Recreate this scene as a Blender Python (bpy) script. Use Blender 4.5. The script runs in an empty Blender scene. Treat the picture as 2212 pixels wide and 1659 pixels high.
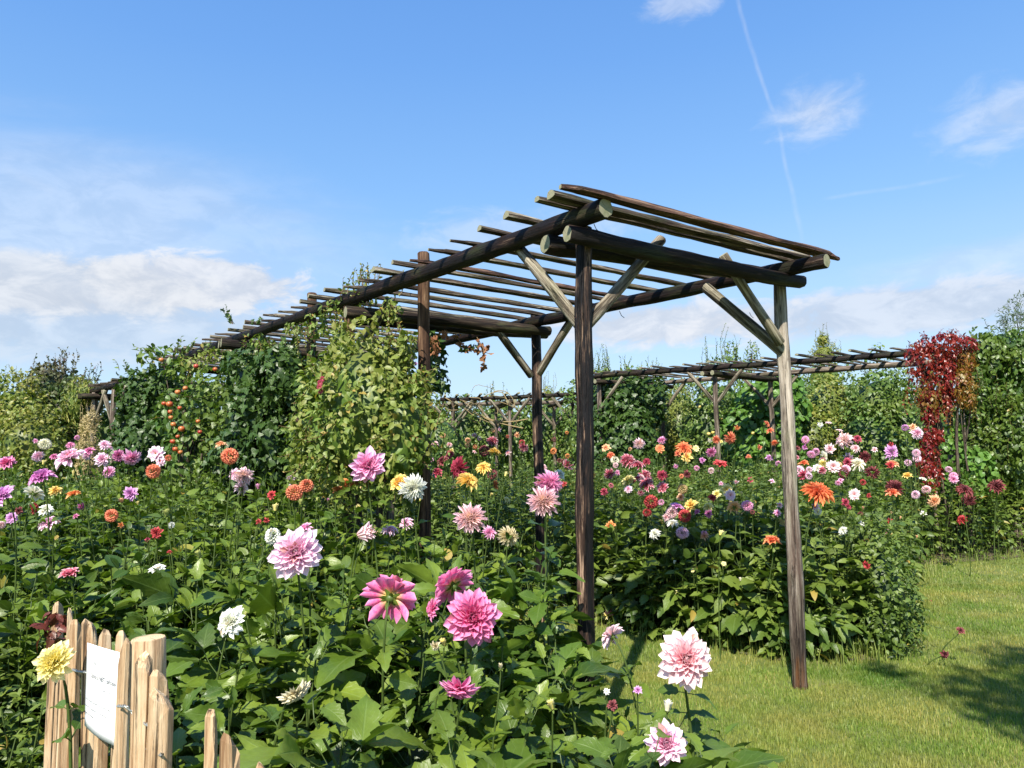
import bpy, math, random
import numpy as np
from math import radians, sin, cos, pi, sqrt
from mathutils import Vector, Matrix

random.seed(7); RG = np.random.default_rng(7)
S = bpy.context.scene
COL = S.collection

# ---------------------------------------------------------------- camera, sky, sun, exposure
PITCH, ROLL, FPX, EYE = radians(4.96), radians(1.3), 1560.0, 1.6
_f = np.array([0, cos(PITCH), sin(PITCH)]); _r = np.array([1., 0, 0]); _u = np.array([0, -sin(PITCH), cos(PITCH)])
CR = cos(ROLL) * _r - sin(ROLL) * _u
CU = cos(ROLL) * _u + sin(ROLL) * _r
CAM = np.array([0, 0, EYE])
cam_data = bpy.data.cameras.new('camera'); cam = bpy.data.objects.new('camera', cam_data); COL.objects.link(cam)
cam_data.sensor_width = 36; cam_data.lens = 36 * FPX / 2212; cam_data.clip_start = 0.05; cam_data.clip_end = 2000
M = Matrix.Identity(4)
for i in range(3):
    M[i][0] = CR[i]; M[i][1] = CU[i]; M[i][2] = -_f[i]; M[i][3] = CAM[i]
cam.matrix_world = M
S.camera = cam
SUN_EL = radians(46.5); SUN_AZ = math.atan2(-0.275, -0.96)
SUN_DIR = np.array([cos(SUN_EL) * sin(SUN_AZ), cos(SUN_EL) * cos(SUN_AZ), sin(SUN_EL)])
sun_d = bpy.data.lights.new('sun', 'SUN'); sun_d.energy = 5.0; sun_d.angle = radians(0.53); sun_d.color = (1, .94, .82)
sun = bpy.data.objects.new('sun', sun_d); COL.objects.link(sun)
sun.rotation_euler = Vector(SUN_DIR).to_track_quat('Z', 'Y').to_euler()
S.view_settings.view_transform = 'Standard'; S.view_settings.look = 'None'
S.view_settings.gamma = 1; S.view_settings.exposure = 0.85


def ray(x, y): return _f + (x - 1106) / FPX * CR - (y - 829.5) / FPX * CU
def P(x, y, d):
    v = ray(x, y); return CAM + v * d / v[1]
def Q(x, y, z):
    v = ray(x, y); return CAM + v * (z - EYE) / v[2]
def proj(p):
    q = np.asarray(p) - CAM; w = q @ _f
    return 1106 + FPX * (q @ CR) / w, 829.5 - FPX * (q @ CU) / w


class NT:
    """tiny node helper"""
    def __init__(s, tree): s.t = tree; s.n = tree.nodes; s.l = tree.links
    def new(s, typ, **kw):
        n = s.n.new(typ)
        for k, v in kw.items(): setattr(n, k, v)
        return n
    def link(s, a, b): s.l.new(a, b)
    def put(s, sock, v):
        if hasattr(v, 'is_output') or isinstance(v, bpy.types.NodeSocket): s.l.new(v, sock)
        else: sock.default_value = v
    def math(s, op, a, b=None, c=None, clamp=False):
        n = s.new('ShaderNodeMath', operation=op); n.use_clamp = clamp
        s.put(n.inputs[0], a)
        if b is not None: s.put(n.inputs[1], b)
        if c is not None: s.put(n.inputs[2], c)
        return n.outputs[0]
    def mix(s, fac, a, b, mode='MIX'):
        n = s.new('ShaderNodeMix', data_type='RGBA', blend_type=mode)
        s.put(n.inputs[0], fac); s.put(n.inputs[6], a); s.put(n.inputs[7], b)
        return n.outputs[2]
    def noise(s, vec, scale, detail=4, rough=.55, dist=0):
        n = s.new('ShaderNodeTexNoise'); n.inputs['Scale'].default_value = scale
        n.inputs['Detail'].default_value = detail; n.inputs['Roughness'].default_value = rough
        n.inputs['Distortion'].default_value = dist
        if vec is not None: s.l.new(vec, n.inputs['Vector'])
        return n.outputs[0]
    def smooth(s, v, a, b, lo=0., hi=1.):
        n = s.new('ShaderNodeMapRange', interpolation_type='SMOOTHSTEP')
        s.put(n.inputs[0], v); n.inputs[1].default_value = a; n.inputs[2].default_value = b
        n.inputs[3].default_value = lo; n.inputs[4].default_value = hi
        return n.outputs[0]
    def mapping(s, vec, scale, loc=(0, 0, 0)):
        n = s.new('ShaderNodeMapping'); n.inputs['Scale'].default_value = scale; n.inputs['Location'].default_value = loc
        s.l.new(vec, n.inputs['Vector']); return n.outputs[0]
    def ramp(s, fac, stops):
        n = s.new('ShaderNodeValToRGB'); cr = n.color_ramp
        while len(cr.elements) < len(stops): cr.elements.new(.5)
        for e, (p, c) in zip(cr.elements, stops): e.position = p; e.color = (*c, 1)
        s.put(n.inputs[0], fac); return n.outputs[0]


def build_world():
    w = bpy.data.worlds.new('World'); S.world = w; w.use_nodes = True
    t = NT(w.node_tree); t.n.clear()
    out = t.new('ShaderNodeOutputWorld'); bg = t.new('ShaderNodeBackground'); bg.inputs[1].default_value = 0.063
    sky = t.new('ShaderNodeTexSky', sky_type='NISHITA'); sky.sun_disc = False
    sky.sun_elevation = SUN_EL; sky.sun_rotation = SUN_AZ; sky.altitude = 0
    sky.air_density = 1.0; sky.dust_density = 0.35; sky.ozone_density = 2.2
    tc = t.new('ShaderNodeTexCoord').outputs['Generated']
    sep = t.new('ShaderNodeSeparateXYZ'); t.link(tc, sep.inputs[0])
    X, Y, Z = sep.outputs
    az = t.math('ARCTAN2', X, Y); el = t.math('ARCSINE', Z)
    # richer blue overhead, like the photograph's clear autumn sky
    hs = t.new('ShaderNodeHueSaturation'); hs.inputs['Saturation'].default_value = 1.05; hs.inputs['Value'].default_value = 1.95
    t.link(sky.outputs[0], hs.inputs['Color']); col = t.mix(1.0, hs.outputs[0], (.80, 1.03, 1.20, 1), 'MULTIPLY')
    grad = t.ramp(t.math('DIVIDE', el, 1.5708, clamp=True), [(0, (.51, .66, .82)), (.08, (.43, .61, .82)), (.19, (.27, .50, .83)), (.32, (.165, .38, .81)), (.46, (.105, .29, .74)), (1, (.05, .18, .55))])
    col = t.mix(.72, col, t.mix(1.0, grad, (10, 10, 10, 1), 'MULTIPLY'))
    comb = t.new('ShaderNodeCombineXYZ'); t.put(comb.inputs[0], az); t.put(comb.inputs[1], el)
    P2 = comb.outputs[0]
    n1 = t.noise(t.mapping(P2, (2.2, 7.5, 1)), 2.0, 8, .62, .25)
    n2 = t.noise(t.mapping(P2, (3.0, 6.0, 1), (3.1, 7, 0)), 5.0, 8, .62, .4)
    nw = t.noise(t.mapping(P2, (1.2, 5.0, 1), (1, 2, 0)), 1.6, 6, .6, .8)
    def azel(x, y):
        v = ray(x, y); v = v / np.linalg.norm(v); return math.atan2(v[0], v[1]), math.asin(v[2])
    # low haze whitening to the horizon
    hz = t.smooth(el, 0.0, 0.36, 1.0, 0.0)
    hz = t.math('MULTIPLY', hz, t.math('MULTIPLY_ADD', nw, .5, .18))
    col = t.mix(hz, col, (5.6, 6.7, 8.0, 1))
    def patch(x, y, rx, ry, noise, amount, lo, hi, tint=(7.2, 7.6, 8.4, 1)):
        nonlocal col
        a0, e0 = azel(x, y); ra = rx / FPX; re = ry / FPX
        da = t.math('DIVIDE', t.math('SUBTRACT', az, a0), ra); de = t.math('DIVIDE', t.math('SUBTRACT', el, e0), re)
        r = t.math('SQRT', t.math('ADD', t.math('MULTIPLY', da, da), t.math('MULTIPLY', de, de)))
        k = t.math('SUBTRACT', t.math('ADD', noise, .62), t.math('MULTIPLY', r, .62))
        m = t.smooth(k, lo, hi, 0, amount)
        tt = t.mix(t.smooth(n2, .38, .62), tuple(c * k for c, k in zip(tint[:3], (.80, .84, .90))) + (1,), tuple(c * 1.06 for c in tint[:3]) + (1,))
        col = t.mix(m, col, tt)
    patch(60, 500, 620, 170, nw, .42, .25, 1.0)
    patch(120, 690, 560, 105, n2, .6, .45, .85, (6.0, 6.5, 7.3, 1))
    patch(430, 612, 300, 75, n2, .9, .60, .80, (7.2, 7.4, 7.9, 1))
    patch(90, 615, 420, 75, n2, .8, .56, .80, (6.9, 7.2, 7.7, 1))
    patch(1760, 245, 135, 82, n2, .55, .60, 1.15)
    patch(2180, 250, 160, 90, n2, .5, .58, 1.15)
    patch(1468, 10, 120, 40, n2, .45, .58, 1.0)
    patch(1950, 670, 520, 62, n2, .75, .50, .82, (6.6, 6.9, 7.6, 1))
    patch(1430, 700, 330, 65, n2, .85, .56, .82, (7.2, 7.4, 7.9, 1))
    patch(1150, 500, 330, 60, n2, .35, .5, .95)
    patch(2130, 560, 260, 60, n1, .3, .5, .95)
    # contrails: thin wobbling streaks between two directions
    def trail(a, b, wpx, amount, wob):
        nonlocal col
        (a1, e1), (a2, e2) = azel(*a), azel(*b)
        L = math.hypot(a2 - a1, e2 - e1); ux, uy = (a2 - a1) / L, (e2 - e1) / L
        dx = t.math('SUBTRACT', az, a1); dy = t.math('SUBTRACT', el, e1)
        s_ = t.math('ADD', t.math('MULTIPLY', dx, ux), t.math('MULTIPLY', dy, uy))
        c_ = t.math('SUBTRACT', t.math('MULTIPLY', dx, -uy), t.math('MULTIPLY', dy, -ux))
        wn = t.noise(t.mapping(P2, (1, 1, 1)), 9, 3)
        c_ = t.math('ABSOLUTE', t.math('MULTIPLY_ADD', t.math('SUBTRACT', wn, .5), wob, c_))
        m = t.smooth(c_, 0, wpx / FPX, 1, 0)
        m = t.math('MULTIPLY', m, t.smooth(s_, 0, L * .08, 0, 1)); m = t.math('MULTIPLY', m, t.smooth(s_, L * .7, L, 1, 0))
        br = t.noise(t.mapping(P2, (20, 14, 1)), 2.5, 4)
        m = t.math('MULTIPLY', m, t.smooth(br, .3, .7, .35 * amount, amount))
        col = t.mix(m, col, (8.2, 8.4, 8.8, 1))
    trail((1580, -50), (1690, 300), 7, .22, .014)
    trail((1682, 270), (1742, 560), 7, .18, .014)
    trail((1770, 432), (2110, 372), 6, .14, .008)
    trail((0, 360), (130, 420), 14, .10, .01)
    t.link(col, bg.inputs[0]); t.link(bg.outputs[0], out.inputs[0])
build_world()


# ---------------------------------------------------------------- object helpers
def tag(o, label=None, cat=None, group=None, kind=None):
    if label: o['label'] = label
    if cat: o['category'] = cat
    if group: o['group'] = group
    if kind: o['kind'] = kind
    return o
def empty(name, loc=(0, 0, 0)):
    o = bpy.data.objects.new(name, None); o.location = loc; o.empty_display_size = .05; COL.objects.link(o); return o
def link(name, me, parent=None, mats=()):
    for m in mats: me.materials.append(m)
    o = bpy.data.objects.new(name, me); COL.objects.link(o)
    if parent is not None: o.parent = parent
    return o


def quads_mesh(name, V, F, ca=None, mi=None, smooth=True):
    """V (n,3), F (m,4) -> mesh with colour attribute 'ca'"""
    me = bpy.data.meshes.new(name)
    V = np.ascontiguousarray(V, dtype=np.float32); F = np.ascontiguousarray(F, dtype=np.int32)
    me.vertices.add(len(V)); me.vertices.foreach_set('co', V.ravel())
    me.loops.add(F.size); me.loops.foreach_set('vertex_index', F.ravel())
    me.polygons.add(len(F)); me.polygons.foreach_set('loop_start', np.arange(0, F.size, 4, dtype=np.int32))
    if mi is not None: me.polygons.foreach_set('material_index', np.ascontiguousarray(mi, dtype=np.int32))
    me.update(calc_edges=True)
    if smooth: me.polygons.foreach_set('use_smooth', np.ones(len(F), dtype=bool))
    if ca is not None:
        a = me.color_attributes.new('ca', 'FLOAT_COLOR', 'POINT')
        a.data.foreach_set('color', np.ascontiguousarray(ca, dtype=np.float32).ravel())
    return me


class Acc:
    """collects transformed copies of templates into one mesh"""
    def __init__(s): s.V = []; s.F = []; s.A = []; s.n = 0
    def add(s, tmpl, R, T, rnd=None):
        V, F, A = tmpl; k = len(T)
        if k == 0: return
        W = np.einsum('kij,nj->kni', R, V) + T[:, None, :]
        B = np.broadcast_to(A, (k,) + A.shape).copy()
        if rnd is not None: B[:, :, 2] = (B[:, :, 2] + rnd[:, None]) % 1.0
        FF = F[None] + (np.arange(k) * len(V))[:, None, None] + s.n
        s.V.append(W.reshape(-1, 3)); s.F.append(FF.reshape(-1, 4)); s.A.append(B.reshape(-1, 4)); s.n += k * len(V)
    def raw(s, V, F, A): s.V.append(V); s.F.append(np.asarray(F) + s.n); s.A.append(A); s.n += len(V)
    def arrays(s): return np.concatenate(s.V), np.concatenate(s.F), np.concatenate(s.A)
    def build(s, name, mats, parent=None, origin=None):
        V, F, A = s.arrays()
        if origin is not None: V = V - np.asarray(origin)
        return link(name, quads_mesh(name, V, F, A), parent, mats)


def norm(v): return v / np.maximum(np.linalg.norm(v, axis=-1, keepdims=True), 1e-9)
def frames(d, n, s=None):
    """rotation matrices with columns x across, y=d, z~n"""
    y = norm(d); z = norm(n - (n * y).sum(-1, keepdims=True) * y); x = np.cross(y, z)
    R = np.stack([x, y, z], -1)
    if s is not None: R = R * np.asarray(s)[:, None, None]
    return R
def tube(pts, r, sides=6, mark=1.0, rnd=.5):
    pts = np.asarray(pts, float); n = len(pts)
    r = np.broadcast_to(np.asarray(r, float), (n,)) if np.ndim(r) else np.full(n, float(r))
    d = norm(np.gradient(pts, axis=0)); ref = np.where(np.abs(d[:, 2:3]) > .9, [[1., 0, 0]], [[0, 0, 1.]])
    x = norm(np.cross(d, ref)); y = np.cross(d, x)
    a = np.arange(sides) * 2 * pi / sides
    V = pts[:, None, :] + r[:, None, None] * (np.cos(a)[None, :, None] * x[:, None] + np.sin(a)[None, :, None] * y[:, None])
    F = [(i * sides + j, i * sides + (j + 1) % sides, (i + 1) * sides + (j + 1) % sides, (i + 1) * sides + j) for i in range(n - 1) for j in range(sides)]
    A = np.zeros((n * sides, 4)); A[:, 0] = .5; A[:, 1] = np.repeat(np.linspace(0, 1, n), sides); A[:, 2] = rnd; A[:, 3] = mark
    return V.reshape(-1, 3), np.array(F), A
def curve(p0, p1, bow=(0, 0, 0), n=8):
    t = np.linspace(0, 1, n)[:, None]; p0 = np.asarray(p0, float); p1 = np.asarray(p1, float)
    return p0 * (1 - t) + p1 * t + np.asarray(bow) * np.sin(pi * t)
def tmpl_join(items):
    V = []; F = []; A = []; n = 0
    for v, f, a in items: V.append(v); F.append(np.asarray(f) + n); A.append(a); n += len(v)
    return np.concatenate(V), np.concatenate(F), np.concatenate(A)
def place(t, R, T, rnd=None):
    V, F, A = t; A = A.copy()
    if rnd is not None: A[:, 2] = rnd
    return V @ R.T + T, F, A


def leaf_tmpl(nl=6, nw=4, W=.5, serr=.0, droop=.25, fold=.25, p=.75, q=.8, wav=.0, lobes=0):
    t = np.linspace(0, 1, nl + 1); u = np.linspace(-1, 1, nw + 1)
    w = t ** p * (1 - t) ** q; w = w / w.max() * W * .5; w = np.maximum(w, .012)
    if lobes: w = w * (1 + .35 * np.cos(t * pi * 2 * lobes + .6))
    sgn = (np.arange(nl + 1) % 2) * 2 - 1
    V = np.zeros((nl + 1, nw + 1, 3)); A = np.zeros((nl + 1, nw + 1, 4))
    for j, uu in enumerate(u):
        ed = 1 + serr * sgn * (abs(uu) > .99)
        V[:, j, 0] = uu * w * ed; V[:, j, 1] = t - serr * .10 * sgn * (abs(uu) > .99)
        V[:, j, 2] = fold * abs(uu) * w * 1.0 - droop * t * t + wav * np.sin(t * 9 + uu * 2) * abs(uu)
        A[:, j, 0] = uu * .5 + .5; A[:, j, 1] = t
    F = [(i * (nw + 1) + j, i * (nw + 1) + j + 1, (i + 1) * (nw + 1) + j + 1, (i + 1) * (nw + 1) + j) for i in range(nl) for j in range(nw)]
    return V.reshape(-1, 3), np.array(F), A.reshape(-1, 4)


# ---------------------------------------------------------------- materials
def mat(name):
    m = bpy.data.materials.new(name); m.use_nodes = True; t = NT(m.node_tree); b = m.node_tree.nodes['Principled BSDF']; return m, t, b
def leaf_mat(name, cols, rough=.42, spec=.5, stem=(.085, .13, .03), vein=.35, trans=.24, yellow=0.0):
    m, t, b = mat(name)
    at = t.new('ShaderNodeAttribute', attribute_name='ca'); sep = t.new('ShaderNodeSeparateColor'); t.link(at.outputs['Color'], sep.inputs[0])
    u, v, r = sep.outputs; st = at.outputs['Alpha']
    n = len(cols); c = t.ramp(r, [(i / (n - 1), cc) for i, cc in enumerate(cols)])
    geo = t.new('ShaderNodeNewGeometry').outputs['Position']
    nz = t.noise(geo, 1.7, 3); c = t.mix(t.smooth(nz, .35, .7, 0, .45), c, tuple(x * k for x, k in zip(cols[-1], (1.15, 1.05, .9))) + (1,))
    nf = t.noise(geo, 60, 3); c = t.mix(t.math('MULTIPLY', t.smooth(nf, .3, .7), .25), c, (.5, .5, .5, 1), 'MULTIPLY')
    au = t.math('ABSOLUTE', t.math('SUBTRACT', u, .5))
    mid = t.smooth(au, .0, .05, 1, 0)
    sv = t.math('ABSOLUTE', t.math('SUBTRACT', t.math('FRACT', t.math('SUBTRACT', t.math('MULTIPLY', v, 7), t.math('MULTIPLY', au, 5))), .5))
    side = t.smooth(sv, .0, .10, .45, 0)
    vn = t.math('MULTIPLY', t.math('MAXIMUM', mid, side), vein)
    c = t.mix(vn, c, (.20, .28, .09, 1))
    if yellow:
        c = t.mix(t.smooth(r, 1 - yellow, 1 - yellow + .01), c, (.33, .24, .05, 1))
    c = t.mix(st, c, (*stem, 1))
    t.link(c, b.inputs['Base Color']); b.inputs['Roughness'].default_value = rough
    b.inputs['Specular IOR Level'].default_value = spec
    bp = t.new('ShaderNodeBump'); bp.inputs['Strength'].default_value = .35; bp.inputs['Distance'].default_value = .004
    t.link(t.math('SUBTRACT', nf, t.math('MULTIPLY', vn, 2.0)), bp.inputs['Height']); t.link(bp.outputs[0], b.inputs['Normal'])
    tr = t.new('ShaderNodeBsdfTranslucent'); mx = t.new('ShaderNodeMixShader'); mx.inputs[0].default_value = trans
    t.link(t.mix(1.0, c, (1.25, 1.5, .55, 1), 'MULTIPLY'), tr.inputs[0])
    t.link(b.outputs[0], mx.inputs[1]); t.link(tr.outputs[0], mx.inputs[2])
    t.link(mx.outputs[0], m.node_tree.nodes['Material Output'].inputs[0]); return m

G_DAHLIA = leaf_mat('dahlia_leaf', [(.025, .060, .008), (.050, .105, .012), (.095, .165, .018), (.18, .25, .03)], rough=.40, yellow=.012)
G_DAHLIA_FAR = leaf_mat('dahlia_leaf_small', [(.030, .065, .010), (.060, .112, .015), (.105, .17, .022), (.17, .23, .038)], rough=.45, yellow=.02)
G_IVY = leaf_mat('ivy_leaf', [(.020, .052, .009), (.034, .078, .013), (.06, .115, .02)], rough=.38, spec=.4, trans=.2)
G_CLEM = leaf_mat('climber_leaf', [(.08, .15, .02), (.13, .21, .03), (.20, .27, .045), (.24, .22, .06)], rough=.45, stem=(.2, .12, .05), yellow=.08)
G_SHRUB = leaf_mat('shrub_leaf', [(.035, .085, .016), (.07, .145, .022), (.12, .20, .032), (.17, .22, .045)], rough=.42, stem=(.14, .10, .05), yellow=.02)
G_YELLOW = leaf_mat('yellow_green_leaf', [(.07, .12, .02), (.13, .19, .025), (.20, .25, .04), (.28, .25, .05)], rough=.45, stem=(.16, .11, .05), yellow=.07)
G_GRAPE = leaf_mat('vine_leaf', [(.05, .13, .02), (.09, .20, .03), (.14, .27, .045)], rough=.38, stem=(.16, .10, .05))
G_PURPLE = leaf_mat('purple_leaf', [(.035, .08, .018), (.06, .11, .022), (.09, .14, .03), (.13, .06, .09)], rough=.45, stem=(.1, .06, .05))
G_RED = leaf_mat('creeper_red_leaf', [(.09, .004, .008), (.17, .006, .012), (.24, .014, .014), (.22, .035, .010)], rough=.32, spec=.55, stem=(.2, .04, .02), vein=.1, trans=.2)
G_OLIVE = leaf_mat('creeper_turning_leaf', [(.20, .02, .012), (.24, .08, .012), (.25, .14, .02), (.14, .15, .02)], rough=.42, stem=(.2, .08, .02), vein=.1)
G_CREEP = leaf_mat('creeper_green_leaf', [(.022, .06, .012), (.045, .10, .016), (.08, .15, .022), (.14, .20, .03)], rough=.36, stem=(.12, .10, .03), yellow=.02)
G_DRY = leaf_mat('dry_leaf', [(.14, .045, .022), (.25, .09, .04), (.34, .17, .08)], rough=.7, stem=(.3, .2, .1), vein=.1, trans=.15)
G_TAN = leaf_mat('dry_seedhead', [(.30, .22, .10), (.42, .33, .16), (.50, .42, .24)], rough=.8, stem=(.36, .27, .13), vein=.0, trans=.2)
G_BRONZE = leaf_mat('bronze_leaf', [(.10, .02, .015), (.16, .03, .02), (.12, .05, .03)], rough=.4, stem=(.15, .04, .03), vein=.15)
G_THUJA = leaf_mat('thuja_spray', [(.09, .15, .02), (.17, .22, .03), (.30, .27, .05)], rough=.6, stem=(.2, .14, .06), vein=0)
G_TREE = leaf_mat('tree_leaf', [(.035, .07, .03), (.06, .10, .045), (.09, .13, .06)], rough=.5, stem=(.12, .10, .07))
G_GRASS = leaf_mat('grass_blade', [(.07, .15, .018), (.14, .24, .03), (.22, .31, .05), (.34, .36, .09), (.44, .35, .14)], rough=.5, stem=(.2, .2, .06), vein=0, trans=.35)


def petal_mat():
    m, t, b = mat('petal')
    at = t.new('ShaderNodeAttribute', attribute_name='ca'); c = at.outputs['Color']
    nz = t.noise(t.new('ShaderNodeTexCoord').outputs['Object'], 22, 3)
    c = t.mix(t.smooth(nz, .3, .75, 0, .16), c, (1, .96, .93, 1), 'MIX')
    t.link(c, b.inputs['Base Color']); b.inputs['Roughness'].default_value = .55; b.inputs['Specular IOR Level'].default_value = .3
    tr = t.new('ShaderNodeBsdfTranslucent'); mx = t.new('ShaderNodeMixShader'); mx.inputs[0].default_value = .28
    t.link(c, tr.inputs[0]); t.link(b.outputs[0], mx.inputs[1]); t.link(tr.outputs[0], mx.inputs[2])
    t.link(mx.outputs[0], m.node_tree.nodes['Material Output'].inputs[0]); return m
PETAL = petal_mat()


def wood(name, dark, mid, light, tar=.3, tarcol=(.012, .009, .009), green=0.0, low=None, bump=.6, grain=1.0, rough=.78, sh=0.0):
    m, t, b = mat(name)
    tc = t.new('ShaderNodeTexCoord').outputs['Object']; inf = t.new('ShaderNodeObjectInfo').outputs['Random']
    off = t.new('ShaderNodeVectorMath', operation='ADD'); cmb = t.new('ShaderNodeCombineXYZ')
    for i in range(3): t.link(t.math('MULTIPLY', inf, 37.0 + i * 11), cmb.inputs[i])
    t.link(tc, off.inputs[0]); t.link(cmb.outputs[0], off.inputs[1]); v = off.outputs[0]
    g1 = t.noise(t.mapping(v, (34 * grain, 34 * grain, 2.2)), 1.0, 6, .66, .35)
    g2 = t.noise(t.mapping(v, (150, 150, 7)), 1.0, 5, .7, .2)
    g3 = t.noise(t.mapping(v, (13, 13, 1.9)), 1.0, 6, .62, .5)
    crack = t.noise(t.mapping(v, (38, 38, 1.3)), 1.0, 6, .75, .6)
    f = t.math('ADD', t.math('MULTIPLY', g1, .7), t.math('MULTIPLY', g2, .3))
    c = t.ramp(f, [(.40 + sh, dark), (.50 + sh, mid), (.60 + sh, light)])
    k = t.smooth(g3, .61 - tar * .30, .68 - tar * .30, 0, 1)
    k = t.math('MULTIPLY', k, t.smooth(g1, .46, .60, 1, .35)) if tar < .9 else k
    c = t.mix(t.math('MULTIPLY', k, min(1, tar * 2.6)), c, (*tarcol, 1))
    ck = t.smooth(crack, .39, .45, 1, 0)
    c = t.mix(t.math('MULTIPLY', ck, .8), c, (.012, .010, .009, 1))
    if green:
        gg = t.noise(t.mapping(v, (12, 12, 3), (5, 5, 5)), 1.0, 4)
        c = t.mix(t.smooth(gg, .48, .68, 0, green), c, (.13, .17, .06, 1))
    kn = t.new('ShaderNodeTexVoronoi'); kn.inputs['Scale'].default_value = 1; t.link(t.mapping(v, (13, 13, 4.2)), kn.inputs['Vector'])
    c = t.mix(t.smooth(kn.outputs['Distance'], .06, .13, .75, 0), c, (.05, .028, .018, 1))
    if low:   # darker, rot-stained foot of the pole: (height of stain, colour)
        sp = t.new('ShaderNodeSeparateXYZ'); t.link(tc, sp.inputs[0])
        zz = t.math('MULTIPLY_ADD', t.math('SUBTRACT', g3, .5), .9, sp.outputs[2])
        for (h0, h1, cc, am) in low:
            c = t.mix(t.math('MULTIPLY', t.smooth(zz, h0, h1, 1, 0), t.smooth(g1, .35, .6, am, am * .45)), c, (*cc, 1))
    t.link(c, b.inputs['Base Color']); b.inputs['Roughness'].default_value = rough
    b.inputs['Specular IOR Level'].default_value = .2
    bp = t.new('ShaderNodeBump'); bp.inputs['Strength'].default_value = min(1, bump * 1.3); bp.inputs['Distance'].default_value = .012
    t.link(t.math('SUBTRACT', t.math('ADD', g1, t.math('MULTIPLY', g2, .4)), t.math('MULTIPLY', ck, .9)), bp.inputs['Height'])
    t.link(bp.outputs[0], b.inputs['Normal']); return m

W_TAR = wood('charred_wood', (.014, .009, .008), (.055, .032, .023), (.46, .31, .21), tar=.62, tarcol=(.008, .007, .008), bump=.9, rough=.5, sh=.04)
W_BEAM = wood('dark_beam_wood', (.008, .005, .004), (.024, .012, .009), (.15, .105, .075), tar=.42, tarcol=(.008, .006, .006), green=.12, bump=.8, rough=.6, sh=.07)
W_CROSS = wood('brown_cross_beam_wood', (.014, .009, .007), (.05, .035, .024), (.17, .14, .09), tar=.36, green=.2, bump=.8, sh=.05)
W_GREY = wood('weathered_pale_wood', (.07, .052, .042), (.27, .225, .18), (.50, .435, .36), tar=.02, green=.30, bump=.7,
              low=[(.95, 1.5, (.10, .065, .05), .85), (.35, .95, (.028, .02, .017), .95), (.0, .26, (.14, .06, .02), .8)])
W_BRACE = wood('brace_wood', (.04, .03, .02), (.17, .14, .10), (.40, .36, .28), tar=.24, green=.2, bump=.7)
W_BROWN = wood('brown_post_wood', (.04, .02, .012), (.11, .06, .035), (.26, .165, .10), tar=.22, bump=.5, sh=.03)
W_SLAT = wood('slat_wood', (.03, .02, .015), (.10, .075, .055), (.38, .34, .26), tar=.22, green=.18, bump=.7, sh=.03)
W_SLATD = wood('dark_slat_wood', (.03, .016, .012), (.085, .045, .033), (.22, .14, .10), tar=.2, bump=.6)
W_MID = wood('far_post_wood', (.035, .025, .02), (.12, .09, .07), (.32, .26, .21), tar=.15, green=.15, bump=.5)
W_FRESH = wood('split_chestnut_wood', (.24, .135, .07), (.46, .31, .18), (.60, .45, .29), tar=0.0, bump=.45, grain=.7, rough=.6)
W_BARK = wood('shrub_bark', (.03, .022, .016), (.08, .06, .045), (.18, .15, .11), tar=.0, bump=.8)


def end_mat(name, a, bcol):
    m, t, b = mat(name); tc = t.new('ShaderNodeTexCoord').outputs['Object']
    sp = t.new('ShaderNodeSeparateXYZ'); t.link(tc, sp.inputs[0])
    n = t.noise(tc, 14, 4)
    r = t.math('SQRT', t.math('ADD', t.math('MULTIPLY', sp.outputs[0], sp.outputs[0]), t.math('MULTIPLY', sp.outputs[1], sp.outputs[1])))
    rr = t.math('SINE', t.math('MULTIPLY', t.math('MULTIPLY_ADD', n, .008, r), 950))
    c = t.mix(t.smooth(rr, -.6, .8), (*a, 1), (*bcol, 1)); c = t.mix(t.smooth(n, .5, .72, 0, .7), c, (.10, .13, .05, 1))
    ang = t.math('ARCTAN2', sp.outputs[1], sp.outputs[0])
    c = t.mix(t.smooth(t.math('ABSOLUTE', t.math('SUBTRACT', ang, .9)), .0, .06, .9, 0), c, (.02, .015, .01, 1))
    t.link(c, b.inputs['Base Color']); b.inputs['Roughness'].default_value = .85; return m
W_END = end_mat('cut_end_wood', (.15, .14, .08), (.38, .36, .24))
W_ENDF = end_mat('fresh_cut_end_wood', (.55, .38, .20), (.70, .52, .32))


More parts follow.
